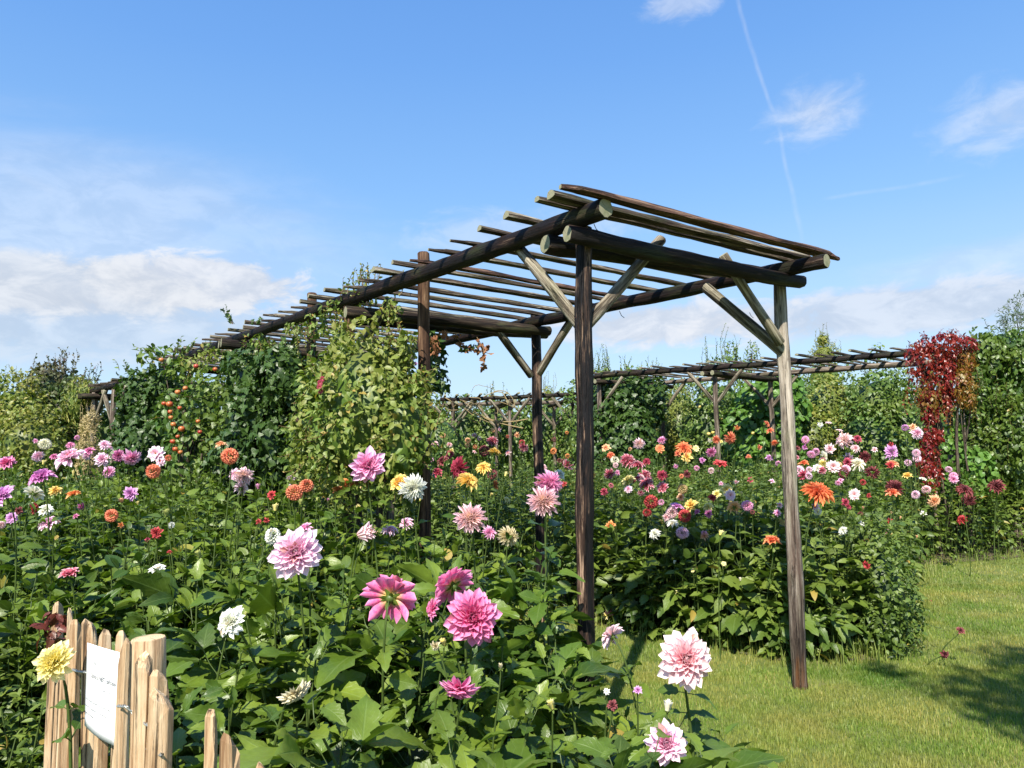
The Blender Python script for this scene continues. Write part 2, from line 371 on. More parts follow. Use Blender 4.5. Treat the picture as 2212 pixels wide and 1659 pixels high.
def log(name, p0, p1, r0, r1, m, parent, bend=0.0, endm=None, sides=14, rough=.05, seed=None, chamfer=.12):
    """a round pole between two points, local z along its length, origin at p0"""
    rg = np.random.default_rng(abs(hash((round(float(p0[0]), 3), round(float(p1[1]), 3), name == 'post'))) % 99991 if seed is None else seed)
    p0 = np.asarray(p0, float); p1 = np.asarray(p1, float); L = np.linalg.norm(p1 - p0); k = max(4, int(L / .09))
    z = np.linspace(0, L, k + 1); ph = rg.uniform(0, 6, 8); az = np.arange(sides) * 2 * pi / sides
    V = []
    for i, zz in enumerate(z):
        t = zz / L; r = r0 + (r1 - r0) * t
        r *= 1 + rough * .5 * sin(zz * 7 + ph[0]) + rough * .4 * sin(zz * 17 + ph[1])
        bx = bend * sin(pi * t) + .004 * sin(zz * 5 + ph[2]); by = .6 * bend * sin(pi * t * 1.3 + ph[3]) * (t > 0) * (t < 1) + .003 * sin(zz * 6 + ph[4])
        rr = r * (1 + rough * .8 * np.sin(az * 2 + ph[5] + zz * 1.2) + rough * .6 * np.sin(az * 5 + ph[6] + zz * .6) + rough * .5 * rg.normal(0, .5, sides))
        V += [(bx + a * cos(w), by + a * sin(w), zz) for a, w in zip(rr, az)]
    n = len(V); F = []; mi = []
    for i in range(k):
        for j in range(sides):
            F.append((i * sides + j, i * sides + (j + 1) % sides, (i + 1) * sides + (j + 1) % sides, (i + 1) * sides + j)); mi.append(0)
    for base, zz, up in ((0, -r0 * chamfer, False), (k * sides, L + r1 * chamfer, True)):
        s0 = len(V); sc = 1 - chamfer * .9
        V += [(V[base + j][0] * sc, V[base + j][1] * sc, zz) for j in range(sides)]
        for j in range(sides):
            q = (base + j, s0 + j, s0 + (j + 1) % sides, base + (j + 1) % sides); F.append(q[::-1] if up else q); mi.append(0)
        cc = list(range(s0, s0 + sides)); F.append(tuple(cc) if up else tuple(cc[::-1])); mi.append(1)
    me = bpy.data.meshes.new(name); me.from_pydata(V, [], F)
    me.polygons.foreach_set('material_index', mi); me.polygons.foreach_set('use_smooth', [x == 0 for x in mi])
    o = link(name, me, parent, (m, endm or W_END))
    zax = Vector(p1 - p0).normalized(); q = zax.to_track_quat('Z', 'Y')
    o.matrix_world = Matrix.Translation(Vector(p0)) @ q.to_matrix().to_4x4()
    if parent is not None: o.matrix_parent_inverse = Matrix.Translation(-parent.location)
    return o


def slat(p0, p1, w, h, m, parent, point=(1, 0), name='slat', up=(0, 0, 1)):
    """half-round split pole, flat side down; ends pointed or blunt"""
    p0 = np.asarray(p0, float); p1 = np.asarray(p1, float); L = np.linalg.norm(p1 - p0)
    k = max(8, int(L / .12)); z = np.linspace(0, L, k + 1)
    if point[0]: z = np.insert(z, 1, [.04, .1]) if True else z
    if point[1]: z = np.insert(z, len(z) - 1, [L - .1, L - .04])
    z = np.sort(z); rg = np.random.default_rng(int(abs(p0[0] * 1000 + p0[1] * 777)) % 9973)
    prof = [(-.5, -.1), (-.5, .25), (-.34, .68), (0, .9), (.34, .68), (.5, .25), (.5, -.1), (.2, -.16), (-.2, -.14)]
    ns = len(prof); V = []; ph = rg.uniform(0, 6, 4)
    for zz in z:
        e = 1.0
        if point[0]: e = min(e, max(.04, zz / .17))
        if point[1]: e = min(e, max(.04, (L - zz) / .15))
        ww = w * (1 + .10 * sin(zz * 6 + ph[0])) * (.25 + .75 * e if e < 1 else 1); hh = h * (1 + .12 * sin(zz * 9 + ph[1]))
        bx = .003 * sin(zz * 1.5 + ph[2]) + .001 * sin(zz * 9 + ph[0]); by = .003 * sin(zz * 1.5 + ph[3]) + .001 * sin(zz * 11)
        for a, c in prof:
            jit = rg.normal(0, .03, 2); y = (c - .35) * e + .35 if c > .35 else c
            V.append((bx + (a + jit[0]) * ww, by + (y + jit[1]) * hh - .2 * hh * (1 - e), zz))
    F = [(i * ns + j, i * ns + (j + 1) % ns, (i + 1) * ns + (j + 1) % ns, (i + 1) * ns + j) for i in range(len(z) - 1) for j in range(ns)]
    nF = len(F); F.append(tuple(range(ns))[::-1]); F.append(tuple((len(z) - 1) * ns + j for j in range(ns)))
    me = bpy.data.meshes.new(name); me.from_pydata(V, [], F); me.polygons.foreach_set('material_index', [0] * nF + [1, 1])
    o = link(name, me, parent, (m, W_END))
    zx = Vector(p1 - p0).normalized(); yx = Vector(up); yx = (yx - zx * yx.dot(zx)).normalized(); xx = yx.cross(zx)
    Mx = Matrix.Identity(4)
    for i in range(3): Mx[i][0] = xx[i]; Mx[i][1] = yx[i]; Mx[i][2] = zx[i]; Mx[i][3] = p0[i]
    o.matrix_world = Mx
    if parent is not None: o.matrix_parent_inverse = Matrix.Translation(-parent.location)
    return o


# ---------------------------------------------------------------- ground, soil, lawn
def ground_mats():
    m, t, b = mat('lawn_ground'); g = t.new('ShaderNodeNewGeometry').outputs['Position']
    n1 = t.noise(g, 1.3, 5); n2 = t.noise(g, 9, 5, .7); n3 = t.noise(t.mapping(g, (120, 120, 40)), 1, 4, .7)
    c = t.ramp(t.math('ADD', t.math('MULTIPLY', n2, .5), t.math('MULTIPLY', n3, .5)), [(.30, (.06, .09, .015)), (.48, (.13, .175, .03)), (.62, (.23, .245, .055)), (.75, (.30, .26, .11))])
    c = t.mix(t.smooth(n1, .5, .72, 0, .6), c, (.27, .225, .10, 1))
    t.link(c, b.inputs['Base Color']); b.inputs['Roughness'].default_value = .95
    bp = t.new('ShaderNodeBump'); bp.inputs['Strength'].default_value = .8; bp.inputs['Distance'].default_value = .02; t.link(n3, bp.inputs['Height']); t.link(bp.outputs[0], b.inputs['Normal'])
    m2, t, b = mat('bed_soil'); g = t.new('ShaderNodeNewGeometry').outputs['Position']
    n1 = t.noise(g, 18, 6, .7); n2 = t.noise(g, 2.2, 3)
    c = t.ramp(n1, [(.3, (.035, .024, .016)), (.5, (.10, .075, .05)), (.7, (.22, .175, .12))])
    c = t.mix(t.smooth(n2, .45, .65, 0, .5), c, (.05, .075, .02, 1))
    t.link(c, b.inputs['Base Color']); b.inputs['Roughness'].default_value = .95
    bp = t.new('ShaderNodeBump'); bp.inputs['Strength'].default_value = 1; bp.inputs['Distance'].default_value = .03; t.link(n1, bp.inputs['Height']); t.link(bp.outputs[0], b.inputs['Normal'])
    return m, m2
M_LAWN, M_SOIL = ground_mats()
M_DRYSOIL, _t, _b = mat('dry_soil'); _g = _t.new('ShaderNodeNewGeometry').outputs['Position']
_t.link(_t.ramp(_t.noise(_g, 26, 6, .7), [(.3, (.13, .10, .06)), (.5, (.25, .20, .12)), (.7, (.38, .31, .20))]), _b.inputs['Base Color']); _b.inputs['Roughness'].default_value = .95
me = bpy.data.meshes.new('ground'); me.from_pydata([(-600, -600, 0), (600, -600, 0), (600, 900, 0), (-600, 900, 0)], [], [(0, 1, 2, 3)])
tag(link('lawn_ground', me, None, (M_LAWN,)), kind='structure')

POLY = {
    'left': [(.84, 3.05), (.90, 2.5), (.42, 1.85), (-.10, 1.35), (-.42, 1.62), (-1.72, 3.05), (-2.15, 3.75), (-6.5, 3.9), (-9.5, 9.5), (-6.5, 11.5), (-4.7, 10.2), (-1.0, 5.75), (.28, 4.15)],
    'middle': [(.62, 6.75), (1.30, 5.95), (1.9, 5.42), (2.6, 5.38), (2.98, 5.95), (3.95, 7.4), (5.2, 9.3), (6.2, 9.5), (7.2, 9.9), (10, 10.1), (10, 12), (4, 13.5), (-1, 15.5), (-4, 13), (-1.4, 9.0)],
    'weeds': [(-1.05, 1.75), (-1.92, 2.72), (-2.25, 3.5), (-2.3, 3.9), (-6, 3.95), (-4.5, 2.2), (-2.2, 1.5)],
}
def inside(poly, x, y):
    x = np.asarray(x, float); y = np.asarray(y, float); r = np.zeros(x.shape, bool); n = len(poly)
    for i in range(n):
        x1, y1 = poly[i]; x2, y2 = poly[(i + 1) % n]
        c = ((y1 > y) != (y2 > y)) & (x < (x2 - x1) * (y - y1) / ((y2 - y1) or 1e-9) + x1); r ^= c
    return r
def edge_dist(poly, x, y):
    x = np.asarray(x, float); y = np.asarray(y, float); d = np.full(x.shape, 9.); n = len(poly)
    for i in range(n):
        a = np.array(poly[i]); b = np.array(poly[(i + 1) % n]); e = b - a
        t = np.clip(((x - a[0]) * e[0] + (y - a[1]) * e[1]) / (e @ e), 0, 1)
        d = np.minimum(d, np.hypot(x - a[0] - t * e[0], y - a[1] - t * e[1]))
    return d
def lump(x, y, s=1.0): return np.sin(x * 2.3 * s + 1.1) * np.sin(y * 1.9 * s + .3) * .5 + np.sin(x * 5.1 * s + y * 3.7 * s) * .3 + np.sin(y * 7.3 * s - x * 2.9 * s + 2) * .2
def canopy(bed, x, y):
    x = np.asarray(x, float); y = np.asarray(y, float)
    if bed == 'left': h = np.clip(.64 + .168 * (y - 1.8), .45, 1.30); w_ = np.clip((x - .12) / .25, 0, 1) * np.clip((4.2 - y) / .4, 0, 1); h = h * (1 - w_) + (.65 - .16 * np.clip((y - 2.7) / .8, 0, 1)) * w_
    elif bed == 'weeds': h = np.clip(.40 + .26 * (y - 2.0), .28, .85)
    else: h = np.clip(.98 + .10 * (y - 5.4), .9, 1.30) - .15 * np.clip((x - 5) / 1.5, 0, 1)
    h = h * (1 + .06 * lump(x, y)); d = edge_dist(POLY[bed], x, y)
    return h * (.62 + .38 * np.clip(d / .28, 0, 1))
for k, p in POLY.items():
    me = bpy.data.meshes.new('soil'); me.from_pydata([(a, b, .004 + .002 * len(k) / 6) for a, b in p], [], [tuple(range(len(p)))])
    if me.polygons[0].normal.z < 0: me.flip_normals()
    tag(link('flower_bed_soil', me, None, (M_SOIL,)), kind='structure')


def worn(name, cx, cy, r, z):
    rg = np.random.default_rng(int(cx * 10)); a = np.linspace(0, 2 * pi, 28)[:-1]; rr = r * (1 + .25 * np.sin(a * 3 + cx) + .15 * np.sin(a * 7) + rg.normal(0, .06, len(a)))
    me = bpy.data.meshes.new(name); me.from_pydata([(cx + q * cos(w) * 1.3, cy + q * sin(w), z) for w, q in zip(a, rr)], [], [tuple(range(len(a)))]); tag(link(name, me, None, (M_DRYSOIL,)), kind='structure')
_b = Q(1730, 1487, 0); WORN = [(_b[0] - .02, _b[1] + .06, .13)]


# ---------------------------------------------------------------- leaves of the beds
L_NEAR = [leaf_tmpl(10, 4, .52, .16, d, .30, .70, .85, w) for d, w in ((.22, .03), (.42, .02), (.10, .045))]
L_NEAR.append(leaf_tmpl(10, 4, .62, .14, .30, .2, .6, .9, .04)); L_NEAR.append(leaf_tmpl(10, 4, .42, .12, .5, .35, .7, .9, .03))
L_MID = [leaf_tmpl(4, 2, w, 0, d, .3, .7, .85) for w, d in ((.5, .2), (.46, .4), (.6, .1))]
L_SMALL = [leaf_tmpl(3, 2, w, 0, d, .35, .8, .9) for w, d in ((.5, .25), (.40, .4))]


def shoot_tmpl(H, leaf, L, seed, gap=.10, lo=.06, comp=True, stemr=.006, narrow=1.0, spread=1.0):
    rg = np.random.default_rng(seed); items = []
    lean = rg.normal(0, .07, 2) * H
    def sp(z): t = z / H; return np.array([lean[0] * t * t, lean[1] * t * t, z])
    pts = [sp(z) for z in np.linspace(0, H, 7)]
    items.append(tube(pts, np.linspace(stemr * 1.3, stemr * .6, 7), 5, 1.0))
    n = max(3, int((H - lo) / gap)); phi = rg.uniform(0, 6)
    for i in range(n + 1):
        z = lo + (H - lo) * (i / n) ** .92; t = z / H; s = leaf * (.55 + .55 * sin(pi * min(1, t * .75 + .15)))
        if t > .88: s *= .55
        phi += pi / 2 + rg.normal(0, .15)
        for k in range(2):
            a = phi + k * pi + rg.normal(0, .2)
            el = radians(8 + 42 * t ** 2 + rg.normal(0, 9)) if t < .9 else radians(55 + rg.normal(0, 8))
            d = np.array([cos(a) * cos(el), sin(a) * cos(el), sin(el)]); pet = s * rg.uniform(.4, .75) * spread
            base = sp(z); tip = base + d * pet
            if stemr > .004: items.append(tube(curve(base, tip, (0, 0, -.01), 3), stemr * .35, 4, 1.0))
            r0 = rg.uniform()
            for q, (az, sc) in enumerate(((0, 1.0), (1.0, .72), (-1.0, .72)) if comp and t < .93 else ((0, 1.0),)):
                aa = a + az; e2 = el - .30 + rg.normal(0, .32)
                dd = np.array([cos(aa) * cos(e2), sin(aa) * cos(e2), sin(e2)])
                nn = np.array([-cos(aa) * sin(e2), -sin(aa) * sin(e2), cos(e2)]) + rg.normal(0, .48, 3)
                R = frames(dd[None], nn[None])[0] * (s * sc * rg.uniform(.85, 1.15)); R[:, 0] *= narrow
                items.append(place(L[rg.integers(len(L))], R, tip - d * .01, (r0 + rg.uniform(0, .15)) % 1))
    return tmpl_join(items)


def poisson(poly, gap, rg, cond=None):
    xs = [p[0] for p in poly]; ys = [p[1] for p in poly]
    gx, gy = np.meshgrid(np.arange(min(xs), max(xs), gap), np.arange(min(ys), max(ys), gap))
    x = gx.ravel() + rg.uniform(-.45, .45, gx.size) * gap; y = gy.ravel() + rg.uniform(-.45, .45, gx.size) * gap
    ok = inside(poly, x, y)
    if cond is not None: ok &= cond(x, y)
    return x[ok], y[ok]
def vis(x, y):   # the part of the beds the photo could plausibly see, plus a margin
    return (y > 1.3) & (x > -.78 * y - .8) & (x < .76 * y + .6)


def scatter_shoots(acc, bed, gap, tm, heights, cond, rg, hs=1.0):
    x, y = poisson(POLY[bed], gap, rg, cond); h = canopy(bed, x, y) * hs * rg.uniform(.72, 1.10, len(x))
    hk = np.array(heights); which = np.abs(h[:, None] - hk[None]).argmin(1); var = rg.integers(0, len(tm[0]), len(x))
    for a in range(len(hk)):
        for b in range(len(tm[0])):
            s = (which == a) & (var == b); k = s.sum()
            if not k: continue
            yaw = rg.uniform(0, 2 * pi, k); tl = rg.normal(0, .07, (k, 2)); c, s_ = np.cos(yaw), np.sin(yaw); R = np.zeros((k, 3, 3))
            R[:, 0, 0] = c; R[:, 0, 1] = -s_; R[:, 1, 0] = s_; R[:, 1, 1] = c; R[:, 2, 2] = 1
            R[:, 0, 2] = tl[:, 0]; R[:, 1, 2] = tl[:, 1]
            R *= (h[s] / hk[a])[:, None, None]
            acc.add(tm[a][b], R, np.stack([x[s], y[s], np.zeros(k)], 1), rg.uniform(0, 1, k))

HN = [.55, .75, .95, 1.15]
T_NEAR = [[shoot_tmpl(h, (.16, .22, .18, .26, .14)[j], L_NEAR, 10 * i + j, (.10, .135, .11, .15, .09)[j]) for j in range(5)] for i, h in enumerate(HN)]
T_MIDN = [[shoot_tmpl(h, .135, L_MID, 200 + 10 * i + j, .10, stemr=.005) for j in range(4)] for i, h in enumerate([.8, 1.05, 1.3])]
T_FAR = [[shoot_tmpl(h, .085, L_SMALL, 300 + 10 * i + j, .075, stemr=.0035) for j in range(3)] for i, h in enumerate([.8, 1.05, 1.3])]
T_FINE = [[shoot_tmpl(h, .075, L_MID, 400 + 10 * i + j, .05, narrow=.75, stemr=.004) for j in range(4)] for i, h in enumerate([.4, .65, .9])]
rg = np.random.default_rng(11)
def cut_fence(x, y): return vis(x, y)
a = Acc(); scatter_shoots(a, 'left', .2, T_NEAR, HN, lambda x, y: vis(x, y) & (y < 3.9), rg)
a.build('dahlia_foliage', (G_DAHLIA,)); O = bpy.data.objects['dahlia_foliage']
tag(O, 'mass of broad dark green dahlia leaves in the bed right behind the pickets', 'foliage', kind='stuff')
a = Acc(); scatter_shoots(a, 'left', .15, T_MIDN, [.8, 1.05, 1.3], lambda x, y: vis(x, y) & (y >= 3.9), rg)
tag(a.build('dahlia_foliage', (G_DAHLIA,)), 'mass of dahlia leaves filling the left bed up to the overgrown pergola', 'foliage', kind='stuff')
a = Acc(); scatter_shoots(a, 'middle', .165, T_MIDN, [.8, 1.05, 1.3], lambda x, y: vis(x, y) & (y < 7.2), rg)
scatter_shoots(a, 'middle', .19, T_FAR, [.8, 1.05, 1.3], lambda x, y: vis(x, y) & (y >= 7.2) & (y < 12.5), rg)
scatter_shoots(a, 'middle', .15, [T_NEAR[0][:4], T_NEAR[1][:4]], [.55, .75], lambda x, y: vis(x, y) & (y < 7.0) & (edge_dist(POLY['middle'], x, y) < .30), rg, hs=.62)
tag(a.build('dahlia_foliage', (G_DAHLIA_FAR,)), 'mass of smaller dahlia leaves in the bed beyond the grass path and lawn', 'foliage', kind='stuff')
a = Acc(); scatter_shoots(a, 'weeds', .125, T_FINE, [.4, .65, .9], vis, rg)
tag(a.build('weed_foliage', (G_DAHLIA_FAR,)), 'fine green weeds and herbs growing left of the picket fence', 'foliage', kind='stuff')


# ---------------------------------------------------------------- grass blades
def grass():
    rg = np.random.default_rng(5); blade = np.array([(-.5, 0, 0), (.5, 0, 0), (.38, .10, .55), (-.38, .10, .55), (.06, .38, 1), (-.06, .38, 1)], float)
    Fb = np.array([(0, 1, 2, 3), (3, 2, 4, 5)]); A = np.zeros((6, 4)); A[:, 0] = .5; A[:, 1] = [0, 0, .5, .5, 1, 1]
    acc = Acc()
    def put(n, y0, y1, hlo, hhi, w, edge=None, tuft=False):
        y = rg.uniform(y0, y1, n); x = y * rg.uniform(-.02, .78, n) + rg.normal(0, .05, n)
        ok = np.ones(n, bool)
        for k in ('left', 'middle'):
            ins = inside(POLY[k], x, y); d = edge_dist(POLY[k], x, y)
            ok &= ~(ins & (d > .22))
            if edge is not None: pass
        if edge is not None:
            d = np.minimum(edge_dist(POLY['left'], x, y), edge_dist(POLY['middle'], x, y)); ok &= d < edge * rg.uniform(0, 1, n)
        else:
            pt = lump(x * 1.7, y * 1.7); ok &= rg.uniform(0, 1, n) < .72 + .28 * pt
        for (wx, wy, wr) in WORN: ok &= (np.hypot((x - wx) / 1.3, y - wy) > wr * rg.uniform(.1, .8, n)) | (rg.uniform(0, 1, n) < .3)
        x, y = x[ok], y[ok]; k = len(x); yaw = rg.uniform(0, 2 * pi, k); h = rg.uniform(hlo, hhi, k) * (1 + .25 * lump(x * 3, y * 3))
        wd = w * rg.uniform(.6, 1.3, k); R = np.zeros((k, 3, 3)); c, s = np.cos(yaw), np.sin(yaw); tl = rg.uniform(.1, 1.3, k)
        R[:, 0, 0] = c * wd; R[:, 1, 0] = s * wd; R[:, 0, 1] = -s * h * tl; R[:, 1, 1] = c * h * tl; R[:, 2, 2] = h
        rn = np.clip(.40 + .34 * lump(x * 1.1 + 3, y * 1.1) + rg.normal(0, .17, k), 0.02, .98)
        acc.add((blade, Fb, A), R, np.stack([x, y, np.zeros(k)], 1), rn)
    put(120000, 3.2, 5.2, .012, .032, .004)
    put(90000, 5.0, 8.0, .014, .034, .0055)
    put(40000, 7.5, 11.5, .014, .036, .009)
    put(26000, 3.2, 10.5, .05, .17, .006, edge=.28)
    tag(acc.build('grass', (G_GRASS,)), 'short sunlit lawn grass around the flower beds', 'grass', kind='stuff')
grass()


# ---------------------------------------------------------------- pergola in front
AX = Q(1262, 1622, 0); BX = Q(1730, 1487, 0)
def xyz(p, z): return np.array([p[0], p[1], z])
bl0 = P(1306, 450, 3.76); ZL = bl0[2]; bl1 = Q(352, 790, ZL); ul = norm((bl1 - bl0)[None])[0]
br0 = P(1784, 563, 4.5); ZR = br0[2]; br1 = br0 + ul * np.linalg.norm(bl1 - bl0) * .98; br1[2] = ZR
def on(p0, u, y): return p0 + u * ((y - p0[1]) / u[1])
pg = empty('pergola', (AX[0], AX[1], 0))
tag(pg, 'long rustic pergola of dark round poles and slats, its open end resting on two posts', 'pergola')
log('long_beam', bl0, bl1, .056, .050, W_BEAM, pg, .015, rough=.07, seed=3)
log('long_beam', br0, br1, .050, .046, W_BEAM, pg, .012, rough=.06, seed=4)
ab = norm((xyz(BX, 0) - xyz(AX, 0))[None])[0]
pa = log('post', xyz(AX, -.05) + np.array([.01, 0, 0]), P(1259, 508, AX[1]) * [1, 1, 0] + [0, 0, ZL - .05], .050, .044, W_TAR, pg, .004, seed=5, rough=.09)
pa['label'] = 'tall charred black post with light brown streaks'
pb = log('post', xyz(BX, -.05), P(1683, 600, BX[1]) * [1, 1, 0] + [0, 0, ZR - .05], .048, .040, W_GREY, pg, .012, seed=6, rough=.08)
pb['label'] = 'tall weathered pale post with a dark foot'
log('cross_beam', P(1226, 507, 3.80), P(1731, 609, 4.78), .050, .048, W_BEAM, pg, .008, seed=7, rough=.08)
log('cross_beam', P(1180, 526, 4.02), P(1705, 604, 5.02), .055, .050, W_BEAM, pg, .008, seed=8, rough=.07)
log('brace', P(1252, 700, AX[1] + .01), Q(1124, 540, ZL - .05), .036, .036, W_BRACE, pg, 0, seed=9)
log('brace', P(1268, 700, AX[1] + .03), P(1428, 519, 4.37), .034, .036, W_BRACE, pg, 0, seed=10)
log('brace', P(1690, 762, BX[1] + .0), Q(1522, 618, ZR - .04), .036, .037, W_BRACE, pg, 0, seed=11)
log('brace', P(1684, 742, BX[1] - .05), P(1563, 551, 4.66), .032, .033, W_BRACE, pg, 0, seed=12)
EX = P(1157, 700, 6.70); FX = on(bl0, ul, 5.95)
log('post', xyz(EX, -.05) + [.0, 0, 0], xyz(EX, 0) + [.0, .02, ZR + .10], .047, .045, W_TAR, pg, .006, seed=13)
log('post', xyz(FX, -.05), xyz(FX, ZL - .05), .046, .044, W_BROWN, pg, .01, seed=14)
log('cross_beam', P(748, 674, 5.72), P(1186, 716, 6.66), .055, .045, W_CROSS, pg, .01, seed=15)
log('cross_beam', P(770, 690, 6.0), P(1180, 723, 6.95), .050, .045, W_CROSS, pg, .01, seed=16)
log('brace', P(1147, 812, 6.70), P(1072, 708, 6.42), .036, .036, W_BRACE, pg, 0, seed=17)
log('brace', P(1160, 812, 6.72), Q(1233, 695, ZR - .04), .035, .036, W_BRACE, pg, 0, seed=18)
log('brace', P(783, 748, 5.95), Q(842, 645, ZL - .04), .035, .036, W_BRACE, pg, 0, seed=19)
for k, yy in enumerate((7.75, 9.45)):
    a_ = on(bl0, ul, yy); b_ = on(br0, ul, yy + .82)
    log('post', xyz(a_, -.05), xyz(a_, ZL - .05), .045, .043, W_MID, pg, .01, seed=20 + k)
    log('post', xyz(b_, -.05), xyz(b_, ZR - .05), .045, .043, W_MID, pg, .01, seed=22 + k)
    o_ = norm((b_ - a_)[None])[0]
    for s_ in (-.09, .09):
        off = np.array([o_[1], -o_[0], 0]) * s_
        log('cross_beam', a_ - o_ * .25 + off + [0, 0, -.11], b_ + o_ * .25 + off + [0, 0, -.11 * 0 - .1], .05, .045, W_CROSS, pg, .01, seed=int(30 + k * 2 + s_ * 10))
    for p_, z_ in ((a_, ZL), (b_, ZR)):
        for s_ in (-1, 1):
            log('brace', xyz(p_, z_ - .55), p_ + ul * (.5 * s_) + [0, 0, -.05], .034, .035, W_BRACE, pg, 0, seed=int(40 + k))
ends = [(1211, 402), (1189, 424), (1160, 433), (1093, 469), (1035, 497), (972, 518), (925, 538), (885, 562), (847, 570), (806, 584), (775, 604), (742, 618)]
xy = [Q(x, y, ZL + .07) for x, y in ends]; sdir = norm(np.array([[1.92, 1.10, (ZR - ZL) * 1.05]]))[0]
base0 = Q(742, 618, ZL + .07); i = 0
while True:
    i += 1; b_ = base0 + ul * (.265 * i + random.uniform(-.03, .03)) + sdir * random.uniform(-.06, .06)
    if b_[1] > bl1[1] - .05: break
    xy.append(b_)
PT = [(1, 1), (0, 0), (0, 0), (0, 0), (0, 0), (1, 0), (1, 0), (1, 0), (0, 0), (0, 0)]
for k, p0 in enumerate(xy):
    sl = norm((np.array(sdir) + [random.uniform(-.006, .006), random.uniform(-.012, .012), 0])[None])[0]
    if k == 0: L = 2.21
    else: L = random.uniform(1.98, 2.2)
    w = {0: .075, 1: .075, 9: .085}.get(k, random.uniform(.05, .068)); pt = PT[k] if k < len(PT) else (random.random() < .5, random.random() < .5)
    z0 = [0, 0, 0]
    slat(p0 + z0, p0 + sl * L, w, .040 if k < 2 else random.uniform(.03, .038), W_SLATD if k in (0, 7) else W_SLAT, pg, pt)
# bent nails under the slats
nails = [((1387 - 0) * 0 + 1283, 484, 3.85), (1338, 672, 4.6), (1619, 675, 5.6), (1150, 742, 6.1)]
for x, y, d in nails:
    p = P(x, y, d); v, f, a4 = tube([p, p + [.012, 0, -.03], p + [.03, 0, -.045]], .0022, 5)
    o = link('nail', quads_mesh('nail', v - np.array(pg.location), f, a4), pg, (W_TAR,))


# tall brown posts that carry the fruit wires
def wire_mat():
    m, t, b = mat('galvanised_wire'); b.inputs['Base Color'].default_value = (.42, .43, .40, 1); b.inputs['Metallic'].default_value = .8; b.inputs['Roughness'].default_value = .5; return m
M_WIRE = wire_mat()
def tall_post(x, ytop, d, r, lean, label, m=W_BROWN, seed=50, ztop=None):
    top = P(x, ytop, d); o = log('wooden_post', np.array([top[0] + lean, d, -.05]), np.array([top[0], d, top[2] if ztop is None else ztop]), r, r * .95, m, None, .006, seed=seed, chamfer=.22, endm=m)
    return tag(o, label, 'post', 'tall round wooden posts of the overgrown row')
tall_post(914, 548, 5.46, .047, -.02, 'brown round post sticking up through the slats beside hanging ivy', seed=51)
tall_post(674, 635, 6.95, .047, -.03, 'brown round post sticking up through the slats left of the yellow-green climber', seed=52)
tall_post(646, 895, 6.6, .045, .0, 'short dark post with wires around it among the lower climber leaves', W_TAR, 53)
for k in range(0): pass


# ---------------------------------------------------------------- pergolas further off
def far_pergola(label, na, nb, fa, fb, z, slat_gap, frames_, over=.25, r=.05, group=None, sk=.0):
    """na-nb near beam, fa-fb far beam (xy at ends), frames_ = list of (t_near, t_far) posts"""
    na, nb, fa, fb = [np.array([*p, z if i < 2 else z - .05]) for i, p in enumerate((na, nb, fa, fb))]
    root = empty('pergola', (na[0], na[1], 0)); tag(root, label, 'pergola', group)
    log('long_beam', na, nb, r, r * .9, W_BEAM if r > .049 else W_MID, root, .02, seed=71); log('long_beam', fa, fb, r, r * .9, W_MID, root, .02, seed=72)
    u = norm((nb - na)[None])[0]; L = np.linalg.norm(nb - na); v = norm((fa - na)[None])[0]; W = np.linalg.norm(fa - na)
    n = int(L / slat_gap)
    for i in range(n + 1):
        p = na + u * (.08 + i * slat_gap + random.uniform(-.03, .03)) + [0, 0, r + .015]; q = p + (fa - na) + v * over * random.uniform(.6, 1.1) + u * random.uniform(-.05, .05)
        slat(p - v * over * random.uniform(.5, 1.2), q, random.uniform(.05, .07), .034, W_SLAT, root, (random.random() < .5, 0))
    for tn, tf in frames_:
        pn = na + (nb - na) * tn if tn is not None else None; pf = fa + (fb - fa) * tf if tf is not None else None
        for p in (pn, pf):
            if p is None: continue
            log('post', xyz(p, -.05), xyz(p, p[2] - .05), .045, .042, W_MID, root, .008)
            for s_ in (-1, 1):
                if (s_ < 0 and (p is pn and tn < .1 or p is pf and tf < .1)) or (s_ > 0 and (p is pn and tn > .95 or p is pf and tf > .95)): continue
                log('brace', xyz(p, p[2] - .62), p + u * (.48 * s_) + [0, 0, -.04], .032, .034, W_BRACE, root)
        if pn is not None and pf is not None:
            w = norm((pf - pn)[None])[0]
            for s_ in (-.085, .085): log('cross_beam', pn - w * .2 + u * s_ + [0, 0, -.11], pf + w * .2 + u * s_ + [0, 0, -.09], .046, .042, W_CROSS, root, .006)
    return root
zR2 = 2.88
n0 = P(2040, 752, 10.6); n1 = P(1285, 817, 13.6)
far_pergola('pergola of weathered poles running from the red creeper across the middle background', n0[:2], n1[:2], (n0[0] + 1.22, n0[1] + .95), (n1[0] + 1.1, n1[1] + 1.15), zR2, .27,
            [(.0, .0), (.60, .57), (.985, .93)])
m0 = P(952, 858, 17.2); m1 = P(1285, 858, 16.6)
far_pergola('low-looking distant pergola seen between the two nearest dark posts', m0[:2], m1[:2], (m0[0] - .2, m0[1] + 1.7), (m1[0] - .1, m1[1] + 1.7), 2.76, .30,
            [(.08, .1), (.455, .40), (.86, .8)])
l0 = P(172, 852, 12.0); l1 = P(269, 826, 10.7)
far_pergola('end of a pergola on thin grey posts at the far left beside ivy', l0[:2], l1[:2], (l0[0] + 1.5, l0[1] + 1.0), (l1[0] + 1.5, l1[1] + 1.0), 2.66, .17,
            [(.36, .4), (.80, None)], over=.1)


